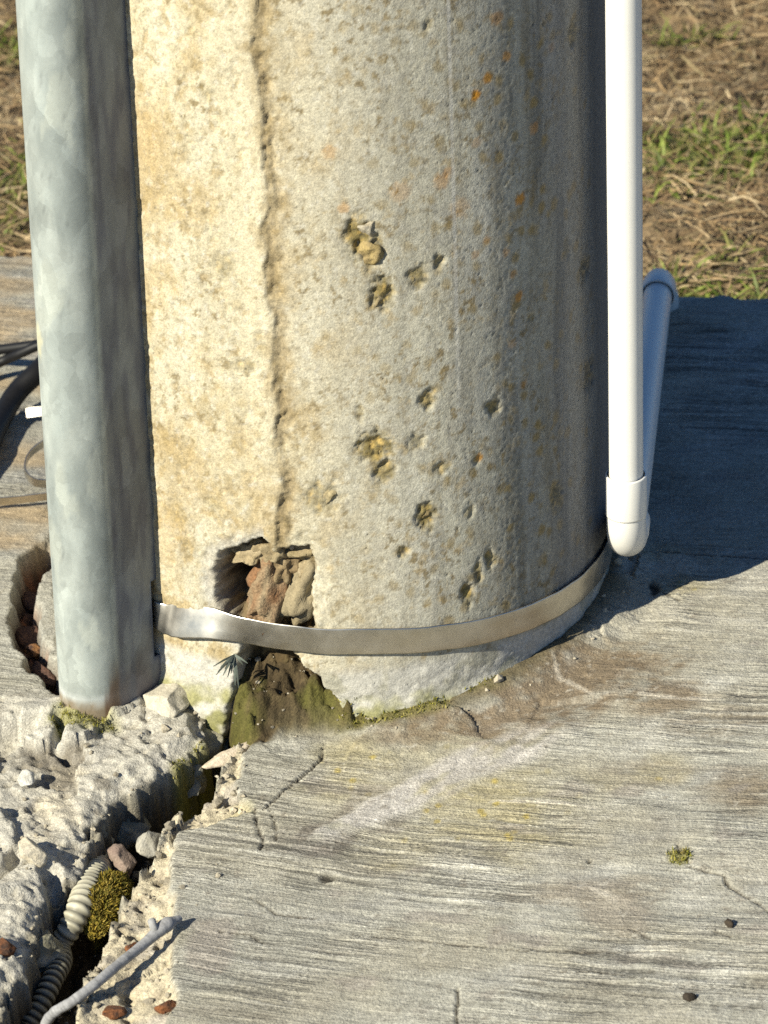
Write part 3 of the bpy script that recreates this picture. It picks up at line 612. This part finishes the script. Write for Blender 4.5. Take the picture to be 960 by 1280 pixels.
in_pole(536, 502, .0042, (.0042, .005, .005), 30, (.33, .26, .13), (.27, .2, .1))
in_pole(534, 640, .0042, (.005, .005, .0065), 31, (.30, .22, .08), (.22, .17, .08))

def rock(name, u, v, z, size, seed, col, col2, label, cat, group=None, rot=(0, 0, 0), mat='stone', cuts=11, up=None):
    p = gp(u, v, z); o = link(name, rock_mesh(name, size, seed, col, col2, cuts), M[mat]); o.location = p; o.rotation_euler = rot
    return tag(o, label, cat, group)
PALE, PALE2 = (.45, .41, .33), (.54, .48, .36)
rock('concrete_chunk', 211, 884, .002, (.0155, .019, .014), 41, (.42, .39, .32), (.50, .46, .37), 'pale angular concrete chunk at the foot of the steel guard', 'rubble', 'loose pieces in the crack', (.1, .15, .4), cuts=13)
rock('concrete_chunk', 269, 873, .004, (.008, .018, .024), 42, (.56, .50, .40), (.48, .43, .33), 'thin cream wedge of concrete standing in the crack beside the pole', 'rubble', 'loose pieces in the crack', (.25, .35, .5), cuts=13)
rock('pebble', 152, 1080, -.022, (.011, .013, .011), 43, (.20, .145, .12), (.27, .21, .17), 'reddish brown pebble at the upper end of the moss cushion', 'stone', 'loose pieces in the crack', (.3, 0, .4))
rock('pebble', 184, 1052, -.014, (.010, .012, .009), 44, (.27, .26, .23), (.38, .36, .3), 'grey pebble wedged at the right lip of the crack', 'stone', 'loose pieces in the crack', (.1, .4, .9))
rock('pebble', 196, 1010, -.030, (.012, .012, .008), 45, (.15, .10, .08), (.10, .07, .06), 'dark brown pebble deep in the middle of the crack', 'stone', 'loose pieces in the crack', (.2, .1, .2))
rock('pebble', 238, 984, -.030, (.0035, .004, .003), 46, (.62, .60, .52), (.55, .5, .42), 'small white pebble lying on mossy dirt in the crack', 'stone', 'loose pieces in the crack')
rock('pebble', 150, 1066, -.020, (.005, .006, .005), 48, (.40, .37, .3), (.3, .27, .2), 'small grey stone just above the reddish brown pebble', 'stone', 'loose pieces in the crack')
rock('concrete_chunk', 38, 1066, .004, (.010, .012, .008), 49, PALE, PALE2, 'small pale lump on the broken left slab', 'rubble', None, (0, .2, .3))
rock('concrete_flake', 32, 974, .003, (.007, .008, .003), 50, (.55, .54, .50), (.48, .46, .4), 'small white flake lying on the broken left slab', 'rubble', None, (.3, .2, .3))
rock('concrete_chunk', 295, 940, -.008, (.022, .008, .006), 51, (.46, .38, .29), (.54, .48, .38), 'cream sliver of concrete bridging the crack below the pole', 'rubble', 'loose pieces in the crack', (0, -.1, .5), cuts=13)
for k, (u, v, a, b, seed) in enumerate([(138, 1250, .0085, .0045, 61), (214, 1250, .0095, .0055, 62), (4, 1182, .007, .009, 63), (167, 1175, .006, .005, 64)]):
    lab = ['thin dark rust flake on crumbly concrete below the grey stick', 'larger rust flake with orange edge at the border of the smooth slab', 'orange rust flake on the broken slab at the left edge', 'small rust flake beside the grey stick'][k]
    p = gp(u, v); o = link('rust_flake', rock_mesh('rust_flake', (a, b, .004), seed, (.045, .027, .02), (.19, .075, .03), 8), M['rust']); o.location = (p[0], p[1], gz(p[0], p[1]) + .001); o.rotation_euler = (.1, .1, .2 * k)
    tag(o, lab, 'rust flake', 'rust flakes on the concrete')
for k, (u, v, a, b, c_, lab) in enumerate([(43, 722, .009, .014, .006, 'uppermost reddish rusty scale in the curved groove by the guard'), (32, 765, .008, .017, .006, 'dark brown rusty scale at the outermost bend of the curved groove'), (43, 790, .009, .008, .005, 'orange brown rusty scale beside the pale plug in the curved groove'), (54, 820, .007, .016, .006, 'lowest dark rusty scale in the curved groove by the guard')]):
    p = gp(u, v); o = link('rust_scale', rock_mesh('rust_scale', (a, b, c_), 70 + k, (.070, .042, .034), (.14, .075, .05) if k != 2 else (.24, .12, .05), 6), M['rust']); o.location = (p[0], p[1], gz(p[0], p[1]) + .003); o.rotation_euler = (.2, .3 * (-1) ** k, .3)
    tag(o, lab, 'rust', 'rusty scales in the curved groove')
for k, (u, v, a, b, lab) in enumerate([(862, 1251, .0048, .003, 'black oval chip lying on the slab near its front right'), (911, 1157, .0024, .0036, 'small dark speck of debris on the slab right of the moss tuft')]):
    p = gp(u, v); o = link('dark_chip', rock_mesh('dark_chip', (a, b, .003), 80 + k, (.03, .025, .02), (.06, .045, .03), 5, 2), M['stone']); o.location = (p[0], p[1], gz(p[0], p[1]) + .0015); o.rotation_euler = (0, .1, .35)
    tag(o, lab, 'debris')

for k, (u, v, z_, sz_, seed, lab) in enumerate([(246, 930, -.020, (.014, .020, .017), 91, 'mossy broken lump under the left lip of the crack nearest the pole'), (216, 972, -.024, (.017, .021, .018), 92, 'dark broken lump in the left wall of the crack above the brown pebble'),
        (150, 1018, -.022, (.016, .022, .018), 93, 'shaded broken lump in the left wall of the crack above the reddish pebble'), (112, 1058, -.024, (.013, .020, .017), 94, 'shaded broken lump where the corrugated hose enters the crack'), (48, 1190, -.020, (.014, .022, .016), 95, 'shaded broken lump left of the dirty end of the hose in the crack')]):
    o = link('concrete_lump', rock_mesh('concrete_lump', sz_, seed, (.20, .19, .13), (.33, .31, .25), 7, 4, .34), M['stone']); o.location = gp(u, v, z_); o.rotation_euler = (.2 * k, .3, .7 * k)
    tag(o, lab, 'rubble', 'loose pieces in the crack')

# ------------------------------------------------------------------ tubes
def tube(path, radius, seg=24, cap=True, name='tube', col=None, smooth=True):
    P = [Vector(p) for p in path]; n = len(P); rad = radius if hasattr(radius, '__len__') else [radius] * n
    T = [(P[min(i + 1, n - 1)] - P[max(i - 1, 0)]).normalized() for i in range(n)]
    ref = Vector((0, 0, 1)) if abs(T[0].z) < .9 else Vector((1, 0, 0)); nx = (ref - T[0] * ref.dot(T[0])).normalized(); V_ = []; F_ = []
    for i in range(n):
        nx = (nx - T[i] * nx.dot(T[i])).normalized(); ny = T[i].cross(nx)
        for k in range(seg):
            a = 2 * math.pi * k / seg; V_.append(P[i] + (nx * math.cos(a) + ny * math.sin(a)) * rad[i])
    for i in range(n - 1):
        for k in range(seg):
            F_.append((i * seg + k, i * seg + (k + 1) % seg, (i + 1) * seg + (k + 1) % seg, (i + 1) * seg + k))
    cc = None if col is None else np.repeat(np.array(col), seg, 0)
    if cap:
        b = len(V_); V_ = V_ + V_[:seg] + V_[(n - 1) * seg:n * seg]; F_.append(tuple(b + k for k in range(seg - 1, -1, -1))); F_.append(tuple(b + seg + k for k in range(seg)))
        if cc is not None: cc = np.concatenate([cc, cc[:seg], cc[(n - 1) * seg:n * seg]])
    return mesh(name, [tuple(v) for v in V_], F_, smooth, cc)
def curve(pts, n=12):               # Catmull-Rom through points
    P = [Vector(p) for p in pts]; P = [P[0] * 2 - P[1]] + P + [P[-1] * 2 - P[-2]]; out = []
    for i in range(1, len(P) - 2):
        for k in range(n):
            t = k / n; a, b, c, d = P[i - 1], P[i], P[i + 1], P[i + 2]
            out.append(.5 * ((2 * b) + (c - a) * t + (2 * a - 5 * b + 4 * c - d) * t * t + (3 * b - a - 3 * c + d) * t ** 3))
    out.append(P[-2]); return out

# ------------------------------------------------------------------ white pipe
PY = -.080
pb = Vector(yp(783, 640, PY)); ptop = Vector(yp(779.5, 0, PY)); PR = .0104
axis = (ptop - pb).normalized()
far = Vector(gp(824, 352, .022)); 
root = empty('white_water_pipe', (pb.x, pb.y, 0), 'white plastic pipe running down beside the pole and back along the slab', 'pipe')
def sub(name, me, mat): 
    o = link(name, me, mat, root); o.matrix_parent_inverse = Matrix.Translation(-Vector(root.location)); return o
low = Vector((pb.x, pb.y, pb.z - .0255))       # centre line corner of the elbow
bdir = (far - low).normalized(); BR = .0255
def elbow(corner, d_in, d_out, br, r, name, sock_in, sock_out, parent_name='elbow'):
    a = corner - d_in * br; b = corner + d_out * br; pts = [a - d_in * sock_in]; rd = [r * 1.0]
    path = []; 
    for k in range(17):
        t = k / 16; path.append(a * (1 - t) ** 2 + corner * 2 * t * (1 - t) + b * t * t)
    el = sub('elbow', tube(path, r * 1.0, 32, True), M['pvc'])
    for (p0, p1) in ((a - d_in * sock_in, a + d_in * .001), (b - d_out * .001, b + d_out * sock_out)):
        d = (p1 - p0).normalized(); R_ = r * 1.05
        pr = [(0, .955), (.0, R_ / r * .985), (.0008, R_ / r), ((p1 - p0).length - .0008, R_ / r), ((p1 - p0).length, R_ / r * .985), ((p1 - p0).length, .9)]
        c = link('collar', tube([p0 + d * (q[0] + 1e-5 * i) for i, q in enumerate(pr)], [r * q[1] for q in pr], 32, False), M['pvc'], el)
    return el
ER = .0119
dn = -axis
elbow(low, dn, bdir, BR, ER, 'elbow', .026, .016)
sub('pipe', tube([low - dn * BR - dn * .006, low - dn * 1.2], PR, 32), M['pvc'])
sub('pipe', tube([low + bdir * (BR + .004), far], PR * .98, 32), M['pvc'])
elbow(far, bdir, Vector((.1, .25, -1)).normalized(), .013, ER, 'elbow', .015, .012)
sub('pipe', tube([far + Vector((.1, .25, -1)).normalized() * .012, far + Vector((.1, .25, -1)).normalized() * .12], PR, 24), M['pvc'])

# ------------------------------------------------------------------ galvanised guard
GD = np.array([-.75, -.66]); GD /= np.linalg.norm(GD); TW = math.radians(3.0)
gd = np.array([GD[0] * math.cos(TW) - GD[1] * math.sin(TW), GD[0] * math.sin(TW) + GD[1] * math.cos(TW)])   # outward; turned a little on the pole
gn_ = np.array([-gd[1], gd[0]])
if gn_[0] < 0: gn_ = -gn_
GR = .0212; LEG = .0375
gc = GD * (.1637 + LEG)
prof = []                            # from the far leg end round the front to the near leg end
for k in range(14): prof.append((-GR, -LEG + LEG * k / 13))
for k in range(1, 40): a = math.pi - math.pi * k / 40; prof.append((GR * math.cos(a), GR * math.sin(a)))
for k in range(26): prof.append((GR, -LEG * k / 25))
prof = np.array(prof); npf = len(prof); TH_ = .0022
LEAN = np.array([.0125, .002])
zs = np.concatenate([np.arange(-.022, .5, .004), np.geomspace(.505, 3.0, 24)]); vs = []
tg = np.gradient(prof, axis=0); tg /= np.linalg.norm(tg, axis=1)[:, None]; nin = np.stack([tg[:, 1], -tg[:, 0]], 1)
if (nin[npf // 2] @ prof[npf // 2]) > 0: nin = -nin
uu, zz2 = np.meshgrid(np.arange(npf), np.arange(len(zs)))
def gworld(pr, z):
    x = gc[0] + gn_[0] * pr[..., 0] + gd[0] * pr[..., 1] + LEAN[0] * (z) * (1.2); y = gc[1] + gn_[1] * pr[..., 0] + gd[1] * pr[..., 1] + LEAN[1] * z
    return np.stack([x, y, z + 0 * x], -1)
outer = np.stack([gworld(prof, z) for z in zs]).reshape(-1, 3); inner = np.stack([gworld(prof + nin * TH_, z) for z in zs]).reshape(-1, 3)
slot_k = [k for k in range(npf - 1) if prof[k][0] == GR and -LEG * .97 < (prof[k][1] + prof[k + 1][1]) / 2 < -LEG * .80]
slot_f = [k for k in range(npf - 1) if prof[k][0] == -GR and (prof[k][1] + prof[k + 1][1]) / 2 < -LEG * .80]
fo = []
hole = set()
for r in range(len(zs) - 1):
    zm = (zs[r] + zs[r + 1]) / 2
    for k in range(npf - 1):
        if (k in slot_k or k in slot_f) and .028 < zm < .078: hole.add((r, k))
no = len(outer)
for r in range(len(zs) - 1):
    for k in range(npf - 1):
        a, b, c, d = r * npf + k, r * npf + k + 1, (r + 1) * npf + k + 1, (r + 1) * npf + k
        if (r, k) in hole: continue
        fo.append((a, b, c, d)); fo.append((no + d, no + c, no + b, no + a))
        for (nb, e0, e1) in (((r, k - 1), a, d), ((r, k + 1), b, c), ((r - 1, k), a, b), ((r + 1, k), d, c)):
            if nb in hole or not (0 <= nb[1] < npf - 1) or not (0 <= nb[0] < len(zs) - 1): fo.append((e0, e1, no + e1, no + e0))
pu = np.tile(np.concatenate([[0], np.cumsum(np.linalg.norm(np.diff(prof, axis=0), axis=1))]), len(zs)); pz = np.repeat(zs, npf)
gcol = np.empty((no, 3)); gcol[:] = A(.28, .315, .305)
warp = .012 * fbm(pu * 30, pz * 18, 3, 401)
sp = fbm(pu * 38 + warp * 20, pz * 15, 5, 404, .6)
gcol = mix(gcol, A(.36, .395, .375), ss(-.35, .45, sp)); ce, cid = cells((pu + warp * .6) * 95, (pz + warp) * 40, 403)
gcol = gcol * (1 + .20 * (cid - .5) * ss(.75, .3, ce) + .10 * fbm(pu * 150, pz * 60, 3, 405))[:, None]
ce2, cid2 = cells((pu + warp) * 62 + .25 * fbm(pu * 120, pz * 60, 3, 406), (pz + warp * 2) * 24, 407); gcol = mix(gcol, A(.44, .47, .42), .5 * (cid2 > .55) * ss(.55, .35, ce2 + .22 * fbm(pu * 110, pz * 45, 4, 408)))
gcol = mix(gcol, A(.15, .165, .165), .4 * ss(.46, .6, fbm(pu * 170, pz * 70, 4, 416, .65)))
gcol = mix(gcol, A(.46, .48, .45), .5 * ss(.0007, .0001, np.abs(pu - .052 - .004 * gn(pz * 22, pz * 0, 417))) * ss(.2, .5, gn(pz * 30, pz * 0 + 4, 418)))
p = None
gcol = mix(gcol, A(.62, .60, .42), .8 * ss(1, .6, np.hypot((pu - .062) / .006, (pz - .245) / .012) + .3 * fbm(pu * 200, pz * 200, 2, 409)))
gcol = mix(gcol, A(.58, .61, .60), .7 * ss(.006, .001, np.abs(pz - .0125 - .003 * fbm(pu * 60, pu * 0, 2, 410))))
rb = ss(.012, .005, pz + .006 * fbm(pu * 90, pz * 60, 3, 411)); gcol = mix(gcol, A(.24, .185, .12), .9 * rb)
gcol = mix(gcol, A(.12, .065, .035), .85 * ss(.03, .006, pz + .012 * fbm(pu * 70, pz * 40, 3, 412) - .010 * (pu > .098)) * (pu > .095))
gcol = mix(gcol, A(.10, .112, .145), (.70 + .25 * ss(-.2, .4, fbm(pu * 160, pz * 20, 3, 414))) * ss(.1035, .108, pu + .0008 * fbm(pu * 300, pz * 60, 2, 415)))  # flat side turned from the sun: its shade painted into the zinc colour
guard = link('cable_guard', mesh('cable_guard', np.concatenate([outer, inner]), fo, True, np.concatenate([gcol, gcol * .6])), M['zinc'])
tag(guard, 'upright galvanised steel cable guard strapped to the concrete pole', 'cable guard')

# ------------------------------------------------------------------ steel band
SZ0 = .0565; SH = .0174; RB = R0 - SZ0 * TAPER + .0022
Ar = (gc + gn_ * GR - gd * LEG * .885); Al = (gc - gn_ * GR - gd * LEG * .885)
def tang(p, side):                  # where a line from p touches the circle
    d = np.linalg.norm(p); a = math.acos(min(1, RB / d)); b = math.atan2(p[1], p[0]); return b + side * a
tR = tang(Ar, 1) + .10; tL = tang(Al, -1)
pts = [tuple(Al), tuple(Ar)] if False else []
for k in range(10): q = Ar * (1 - k / 10) + np.array([math.cos(tR), math.sin(tR)]) * RB * (k / 10); pts.append(q)
a0, a1 = tR, tL
while a1 < a0: a1 += 2 * math.pi
for k in range(150): a = a0 + (a1 - a0) * k / 149; pts.append(np.array([math.cos(a), math.sin(a)]) * RB)
for k in range(1, 10): q = np.array([math.cos(tL), math.sin(tL)]) * RB * (1 - k / 9) + Al * (k / 9); pts.append(q)
for k in range(1, 6): pts.append(Al * (1 - k / 6) + Ar * (k / 6))
pts = np.array(pts); n = len(pts); nrm = []
for i in range(n):
    t = pts[(i + 1) % n] - pts[i - 1]; t /= np.linalg.norm(t); nrm.append((t[1], -t[0]))
nrm = np.array(nrm); sv = []; sf = []
ts = np.arange(n) / n
dz = .0010 * np.sin(ts * 40) * 0 + .0012 * fbm(ts * 25, ts * 0 + 2, 2, 501); bow = .0007 * fbm(ts * 40, ts * 0 + 8, 2, 502)
for j, (rz, ro) in enumerate([(-1, 0), (-.98, .00045), (-.9, .0006), (-.33, .0005), (.33, .0005), (.9, .0006), (.98, .00045), (1, 0), (.9, -.0004), (-.9, -.0004)]):
    q = pts + nrm * (ro + bow - .0038 * rz * (ss(-.058, -.082, pts[:, 0]) * ss(-.118, -.100, pts[:, 0]) * (pts[:, 1] < -.05)))[:, None]; sv.append(np.stack([q[:, 0], q[:, 1], SZ0 + .0038 + dz + rz * SH / 2 - .085 * (q[:, 0] + .07) + .0030 * np.exp(-((q[:, 0] - .01) / .06) ** 2) * (q[:, 1] < 0) - .0095 * ss(-.075, -.112, q[:, 0]) * (q[:, 1] < -.05)], 1))
K = len(sv); sv = np.stack(sv, 1).reshape(-1, 3)
for i in range(n):
    for k in range(K): sf.append((i * K + k, ((i + 1) % n) * K + k, ((i + 1) % n) * K + (k + 1) % K, i * K + (k + 1) % K))
band = link('steel_band', mesh('steel_band', sv, sf), M['steel'])
bmx = bmesh.new(); bmx.from_mesh(band.data); bmesh.ops.recalc_face_normals(bmx, faces=bmx.faces); bmx.to_mesh(band.data); bmx.free()
tag(band, 'flat stainless steel band clamped round the foot of the pole', 'strap')

# ------------------------------------------------------------------ cables and strap ends left of the guard
def cable(pts, r, label):
    o = link('black_cable', tube(curve(pts, 10), r, 16), M['rubber']); return tag(o, label, 'cable', 'black cables behind the guard')
def L3(u, v, z): return tuple(gp(u, v, z))
cable([L3(120, 395, .030), L3(80, 430, .030), L3(50, 462, .026), L3(20, 492, .016), L3(-2, 530, .008), L3(-40, 600, .007), L3(-120, 640, .006)], .0074, 'thick black cable bending down beside the guard')
cable([L3(130, 400, .036), L3(80, 425, .034), L3(45, 431, .030), L3(0, 437, .022), L3(-60, 445, .010), L3(-140, 470, .006)], .0036, 'upper thin black cable crossing behind the guard')
cable([L3(130, 405, .040), L3(85, 420, .037), L3(48, 432, .031), L3(25, 442, .024), L3(0, 453, .014), L3(-50, 480, .006), L3(-140, 530, .005)], .0034, 'lower thin black cable fanning out behind the guard')
def ribbon(name, pts, width, up, label, thick=.0007):
    P = curve(pts, 10); n = len(P); v_ = []; f_ = []
    for i in range(n):
        t = (P[min(i + 1, n - 1)] - P[max(i - 1, 0)]).normalized(); u_ = Vector(up); u_ = (u_ - t * u_.dot(t)).normalized(); s_ = t.cross(u_)
        for a, b in ((-1, -1), (1, -1), (1, 1), (-1, 1)): v_.append(tuple(P[i] + u_ * a * width / 2 + s_ * b * thick / 2))
    for i in range(n - 1):
        for k in range(4): f_.append((i * 4 + k, i * 4 + (k + 1) % 4, i * 4 + 4 + (k + 1) % 4, i * 4 + 4 + k))
    f_ += [(3, 2, 1, 0), tuple(n * 4 - 4 + k for k in range(4))]
    o = link(name, mesh(name, v_, f_, False), M['steel']); return tag(o, label, 'strap end', 'steel strap ends behind the guard')
ribbon('strap_end', [L3(110, 505, .012), L3(70, 512, .010), L3(44, 515, .008), L3(30, 517, .006)], .007, (0, .62, .6), 'bright flat steel strap end poking out beside the thick cable')
ribbon('strap_end', [L3(-20, 628, .008), L3(30, 624, .008), L3(70, 617, .010), L3(62, 606, .012), L3(42, 602, .016), L3(31, 588, .020), L3(36, 570, .024), L3(52, 556, .028), L3(75, 545, .03), L3(110, 540, .03)], .007, (.1, -.35, 1), 'curled steel strap end looping over the slab left of the guard')

# ------------------------------------------------------------------ corrugated conduit in the crack
hp = [L3(130, 1076, -.034), L3(120, 1092, -.022), L3(110, 1112, -.015), L3(100, 1135, -.015), L3(88, 1160, -.022), L3(75, 1182, -.030), L3(77, 1202, -.027), L3(66, 1224, -.026), L3(54, 1250, -.030), L3(34, 1285, -.038)]
P = curve(hp, 60); ac = 0; rad = []; hc = []
for i, p in enumerate(P):
    if i: ac += (p - P[i - 1]).length
    k = i / len(P); base = .0077 * (1 - ss(.25, .60, k)) + .0056 * ss(.25, .60, k)
    w_ = .5 + .5 * math.cos(2 * math.pi * ac / .0043); rad.append(base * (1 + .17 * (w_ ** .6 - .5))); dirt = (1 - .40 * ss(.4, .65, k) - .60 * (1 - w_)) * (.75 + .35 * mnoise.noise(Vector((i * .05, 3, 0))))
    hc.append((.60 * dirt, .57 * dirt, .44 * dirt))
hose = link('corrugated_conduit', tube(P, rad, 22, True, 'corrugated_conduit', hc), M['hose']); tag(hose, 'cream corrugated conduit hose lying in the open crack', 'hose')

# ------------------------------------------------------------------ stick
def gtop(u, v, lift):
    p = gp(u, v, lift); return (p[0], p[1], lift)
st = curve([gtop(226, 1149, .006), gtop(205, 1160, .006), gtop(180, 1182, .003), gtop(150, 1206, .003), gtop(118, 1233, .002), gtop(90, 1254, -.002), gtop(70, 1266, -.008), gtop(58, 1280, -.016), gtop(54, 1300, -.024)], 14)
rg = random.Random(3); rr = []; sc_ = []
for i, p in enumerate(st):
    k = i / len(st); rr.append((.0029 + .0012 * math.exp(-((k - .12) / .07) ** 2) + .0004 * mnoise.noise(Vector((i * .22, 1, 0)))) * (.55 + .45 * min(1, k * 12))); g_ = .8 + .4 * rg.random(); sc_.append((.25 * g_, .25 * g_, .255 * g_))
stick = link('dead_stick', tube(st, rr, 12, True, 'dead_stick', sc_), M['wood']); tag(stick, 'bare grey stick lying across the crack with a hooked end', 'stick')
fk = curve([gtop(196, 1167, .005), gtop(192, 1160, .009), gtop(189, 1150, .012)], 5); link('twig_stub', tube(fk, [.0024] * (len(fk) - 1) + [.0012], 8, True, 'twig_stub', [(.27, .27, .27)] * len(fk)), M['wood'], stick)

# ------------------------------------------------------------------ moss
def fuzz(P, Nn, n, seed, length, pal):
    rg = np.random.default_rng(seed); i = rg.integers(0, len(P), n); p = P[i]; nm = Nn[i] + rg.normal(0, .45, (n, 3)); nm /= np.linalg.norm(nm, axis=1)[:, None]
    sd = np.cross(nm, rg.normal(0, 1, (n, 3))); sd /= np.linalg.norm(sd, axis=1)[:, None] + 1e-9; L = rg.uniform(*length, n)[:, None]; j = rg.normal(0, .0006, (n, 3))
    p = p + j; a = p - sd * L * .2; b = p + sd * L * .2; t = p + nm * L; col = np.array(pal)[rg.integers(0, len(pal), n)] * rg.uniform(.75, 1.3, (n, 1))
    V_ = np.stack([a, b, t], 1).reshape(-1, 3); F_ = np.arange(3 * n).reshape(-1, 3); return V_, F_, np.repeat(col, 3, 0)
def moss_clump(name, pts, width, height, seed, pal, n, label):
    rg = np.random.default_rng(seed); V_ = []; a = np.array(pts); nu, nv = 40, 24
    for i in range(nu + 1):
        t = i / nu; q = t * (len(a) - 1); k = min(int(q), len(a) - 2); c = a[k] * (1 - q + k) + a[k + 1] * (q - k); d = a[min(k + 1, len(a) - 1)] - a[k]; d = d / np.linalg.norm(d); sd = np.array([d[1], -d[0], 0]); wv = width * math.sqrt(max(0, 1 - (2 * t - 1) ** 2)) + 1e-4
        for j in range(nv + 1):
            g = math.pi * j / nv; V_.append(c + sd * wv * math.cos(g) + np.array([0, 0, height * math.sqrt(max(0, 1 - (2 * t - 1) ** 2)) * math.sin(g) - .004]))
    V_ = np.array(V_); ctr = V_.mean(0); Nn = V_ - a[np.clip(np.round(np.linspace(0, len(a) - 1, nu + 1)).astype(int), 0, len(a) - 1)].repeat(nv + 1, 0); Nn[:, 2] = np.abs(Nn[:, 2]) + .004; Nn /= np.linalg.norm(Nn, axis=1)[:, None]
    V_ = V_ + Nn * (.0018 * fbm(V_[:, 0] * 220, V_[:, 1] * 220, 3, seed))[:, None]
    cb = np.array(pal[0]) * (1 + .4 * fbm(V_[:, 0] * 90, V_[:, 1] * 90, 3, seed + 1))[:, None]
    fv, ff, fc = fuzz(V_, Nn, n, seed, (.0014, .0036), pal)
    F1 = [tuple(q) for q in grid_faces(nu + 1, nv + 1)]; off = len(V_); F2 = [tuple(q + off) for q in ff]
    o = link(name, mesh(name, np.concatenate([V_, fv]), F1 + F2, True, np.concatenate([cb, fc])), M['moss']); return tag(o, label, 'moss')
MP = [(.17, .125, .02), (.23, .17, .03), (.13, .115, .02), (.26, .20, .05), (.10, .09, .02)]
moss_clump('moss_clump', [gp(146, 1092, -.020), gp(136, 1112, -.018), gp(126, 1135, -.016), gp(114, 1165, -.024)], .0125, .012, 5, MP, 6000, 'olive brown moss cushion beside the corrugated hose in the crack')
k = np.where((MO > .35) & (np.abs(Y) < .5) & (np.abs(X) < .33))[0]; k = k[np.random.default_rng(4).integers(0, len(k), 5000)]
gN = np.zeros((len(k), 3)); gN[:, 2] = 1
mv, mf, mcx = fuzz(V[k] + np.random.default_rng(5).normal(0, .0006, (len(k), 3)) * [1, 1, 0], gN, 7000, 9, (.0010, .0028), [(.17, .165, .03), (.22, .20, .04), (.12, .12, .02), (.26, .23, .07)])
o = link('moss_growth', mesh('moss_growth', mv, mf, True, mcx), M['moss']); tag(o, 'thin moss growing along the crack and the foot of the pole', 'moss', kind='stuff')
tuft = [gp(852 + random.Random(q).uniform(-5, 7), 1066 + random.Random(q + 50).uniform(-9, 7), 0) for q in range(40)]
tuft = np.array(tuft); tuft[:, 2] = [gz(p[0], p[1]) for p in tuft]; tn = np.zeros_like(tuft); tn[:, 2] = 1
tv, tf_, tcx = fuzz(tuft, tn, 80, 12, (.0008, .0022), [(.13, .12, .03), (.20, .16, .05), (.09, .075, .03)])
o = link('moss_tuft', mesh('moss_tuft', tv, tf_, True, tcx), M['moss']); tag(o, 'tiny moss tuft rooted in a hairline crack of the smooth slab', 'moss')

# ------------------------------------------------------------------ dried sprig hanging below the band
sa, sz_ = pp(297, 812); rS = R0 + .004; bp_ = Vector((rS * math.sin(sa), -rS * math.cos(sa), sz_ - .001))
sv_, sf_, sc3 = [], [], []; rg = random.Random(8)
for k, (du, dv) in enumerate([(-34, 22), (-30, 30), (-22, 34), (-14, 34), (-38, 12), (-8, 44), (4, 40), (-2, 60), (14, 14), (22, 10), (-26, 14), (-18, 24)]):
    e = bp_ + Vector((du * .00034, -.002 - .004 * rg.random(), -dv * .00042 * rg.uniform(.6, 1.3))); mid = (bp_ + e) / 2 + Vector((0, -.003, .002)); sd = (e - bp_).cross(Vector((0, 1, 0))).normalized(); b = len(sv_)
    for p, wd in ((bp_, .0005), (mid, .0007), (e, .0002)): sv_ += [tuple(p - sd * wd), tuple(p + sd * wd)]
    for p in (bp_, mid): pass
    sf_ += [(b, b + 1, b + 3, b + 2), (b + 2, b + 3, b + 5, b + 4)]; g_ = rg.uniform(.6, 1.5); sc3 += [(.085 * g_, .10 * g_, .085 * g_)] * 6
o = link('dry_sprig', mesh('dry_sprig', sv_, sf_, True, np.array(sc3)), M['sprig']); tag(o, 'small dark dried sprig hanging below the steel band', 'sprig')

# ------------------------------------------------------------------ crumbs of broken concrete
rgc = np.random.default_rng(77); bases = [rock_mesh('crumb', (1, .9, .7), 900 + q, (.42, .38, .29), (.30, .26, .19), 9, 1) for q in range(5)]
bv = []; bf = []
for me_ in bases:
    a_ = np.empty(len(me_.vertices) * 3, np.float32); me_.vertices.foreach_get('co', a_); bv.append(a_.reshape(-1, 3)); bf.append(np.array([tuple(p.vertices) for p in me_.polygons])); bpy.data.meshes.remove(me_)
def near_zone(poly, n, lo, hi):
    P_ = np.array(poly); x = rgc.uniform(max(P_[:, 0].min(), -.30), P_[:, 0].max(), n * 12); y = rgc.uniform(max(P_[:, 1].min(), -.47), P_[:, 1].max(), n * 12); d_ = dpoly(x, y, poly); k = np.where((d_ > lo) & (d_ < hi))[0][:n]; return x[k], y[k]
xs, ys = [], []
for poly, n_, lo, hi in ((TRENCH, 420, -.05, .004), (MARGIN, 170, -.05, .002), (TRENCH, 70, .004, .05), (FILL, 60, -.05, .006)):
    a_, b_ = near_zone(poly, n_, lo, hi); xs.append(a_); ys.append(b_)
ar = rgc.uniform(0, 2 * np.pi, 60); rr_ = rgc.uniform(.170, .186, 60); xs.append(np.sin(ar) * rr_); ys.append(-np.abs(np.cos(ar)) * rr_)
xs = np.concatenate(xs); ys = np.concatenate(ys); zs_ = ground(xs, ys, False); cvs, cfs, ccs, of = [], [], [], 0
for x_, y_, z_ in zip(xs, ys, zs_):
    q = rgc.integers(0, 5); r_ = min(.0012 * rgc.pareto(2.4) + .0008, .0050); an = rgc.uniform(0, 6.28); ca, sa_ = math.cos(an), math.sin(an); v_ = bv[q] * r_
    v_ = np.stack([v_[:, 0] * ca - v_[:, 1] * sa_ + x_, v_[:, 0] * sa_ + v_[:, 1] * ca + y_, v_[:, 2] + z_ + r_ * .25], 1); g_ = rgc.uniform(.5, 1.2)
    cvs.append(v_); cfs.append(bf[q] + of); of += len(v_); ccs.append(np.repeat([[.36 * g_, .32 * g_, .245 * g_]], len(v_), 0))
o = link('concrete_crumbs', mesh('concrete_crumbs', np.concatenate(cvs), np.concatenate(cfs), False, np.concatenate(ccs)), M['stone']); tag(o, 'loose crumbs of concrete along the open crack and the foot of the pole', 'rubble', kind='stuff')
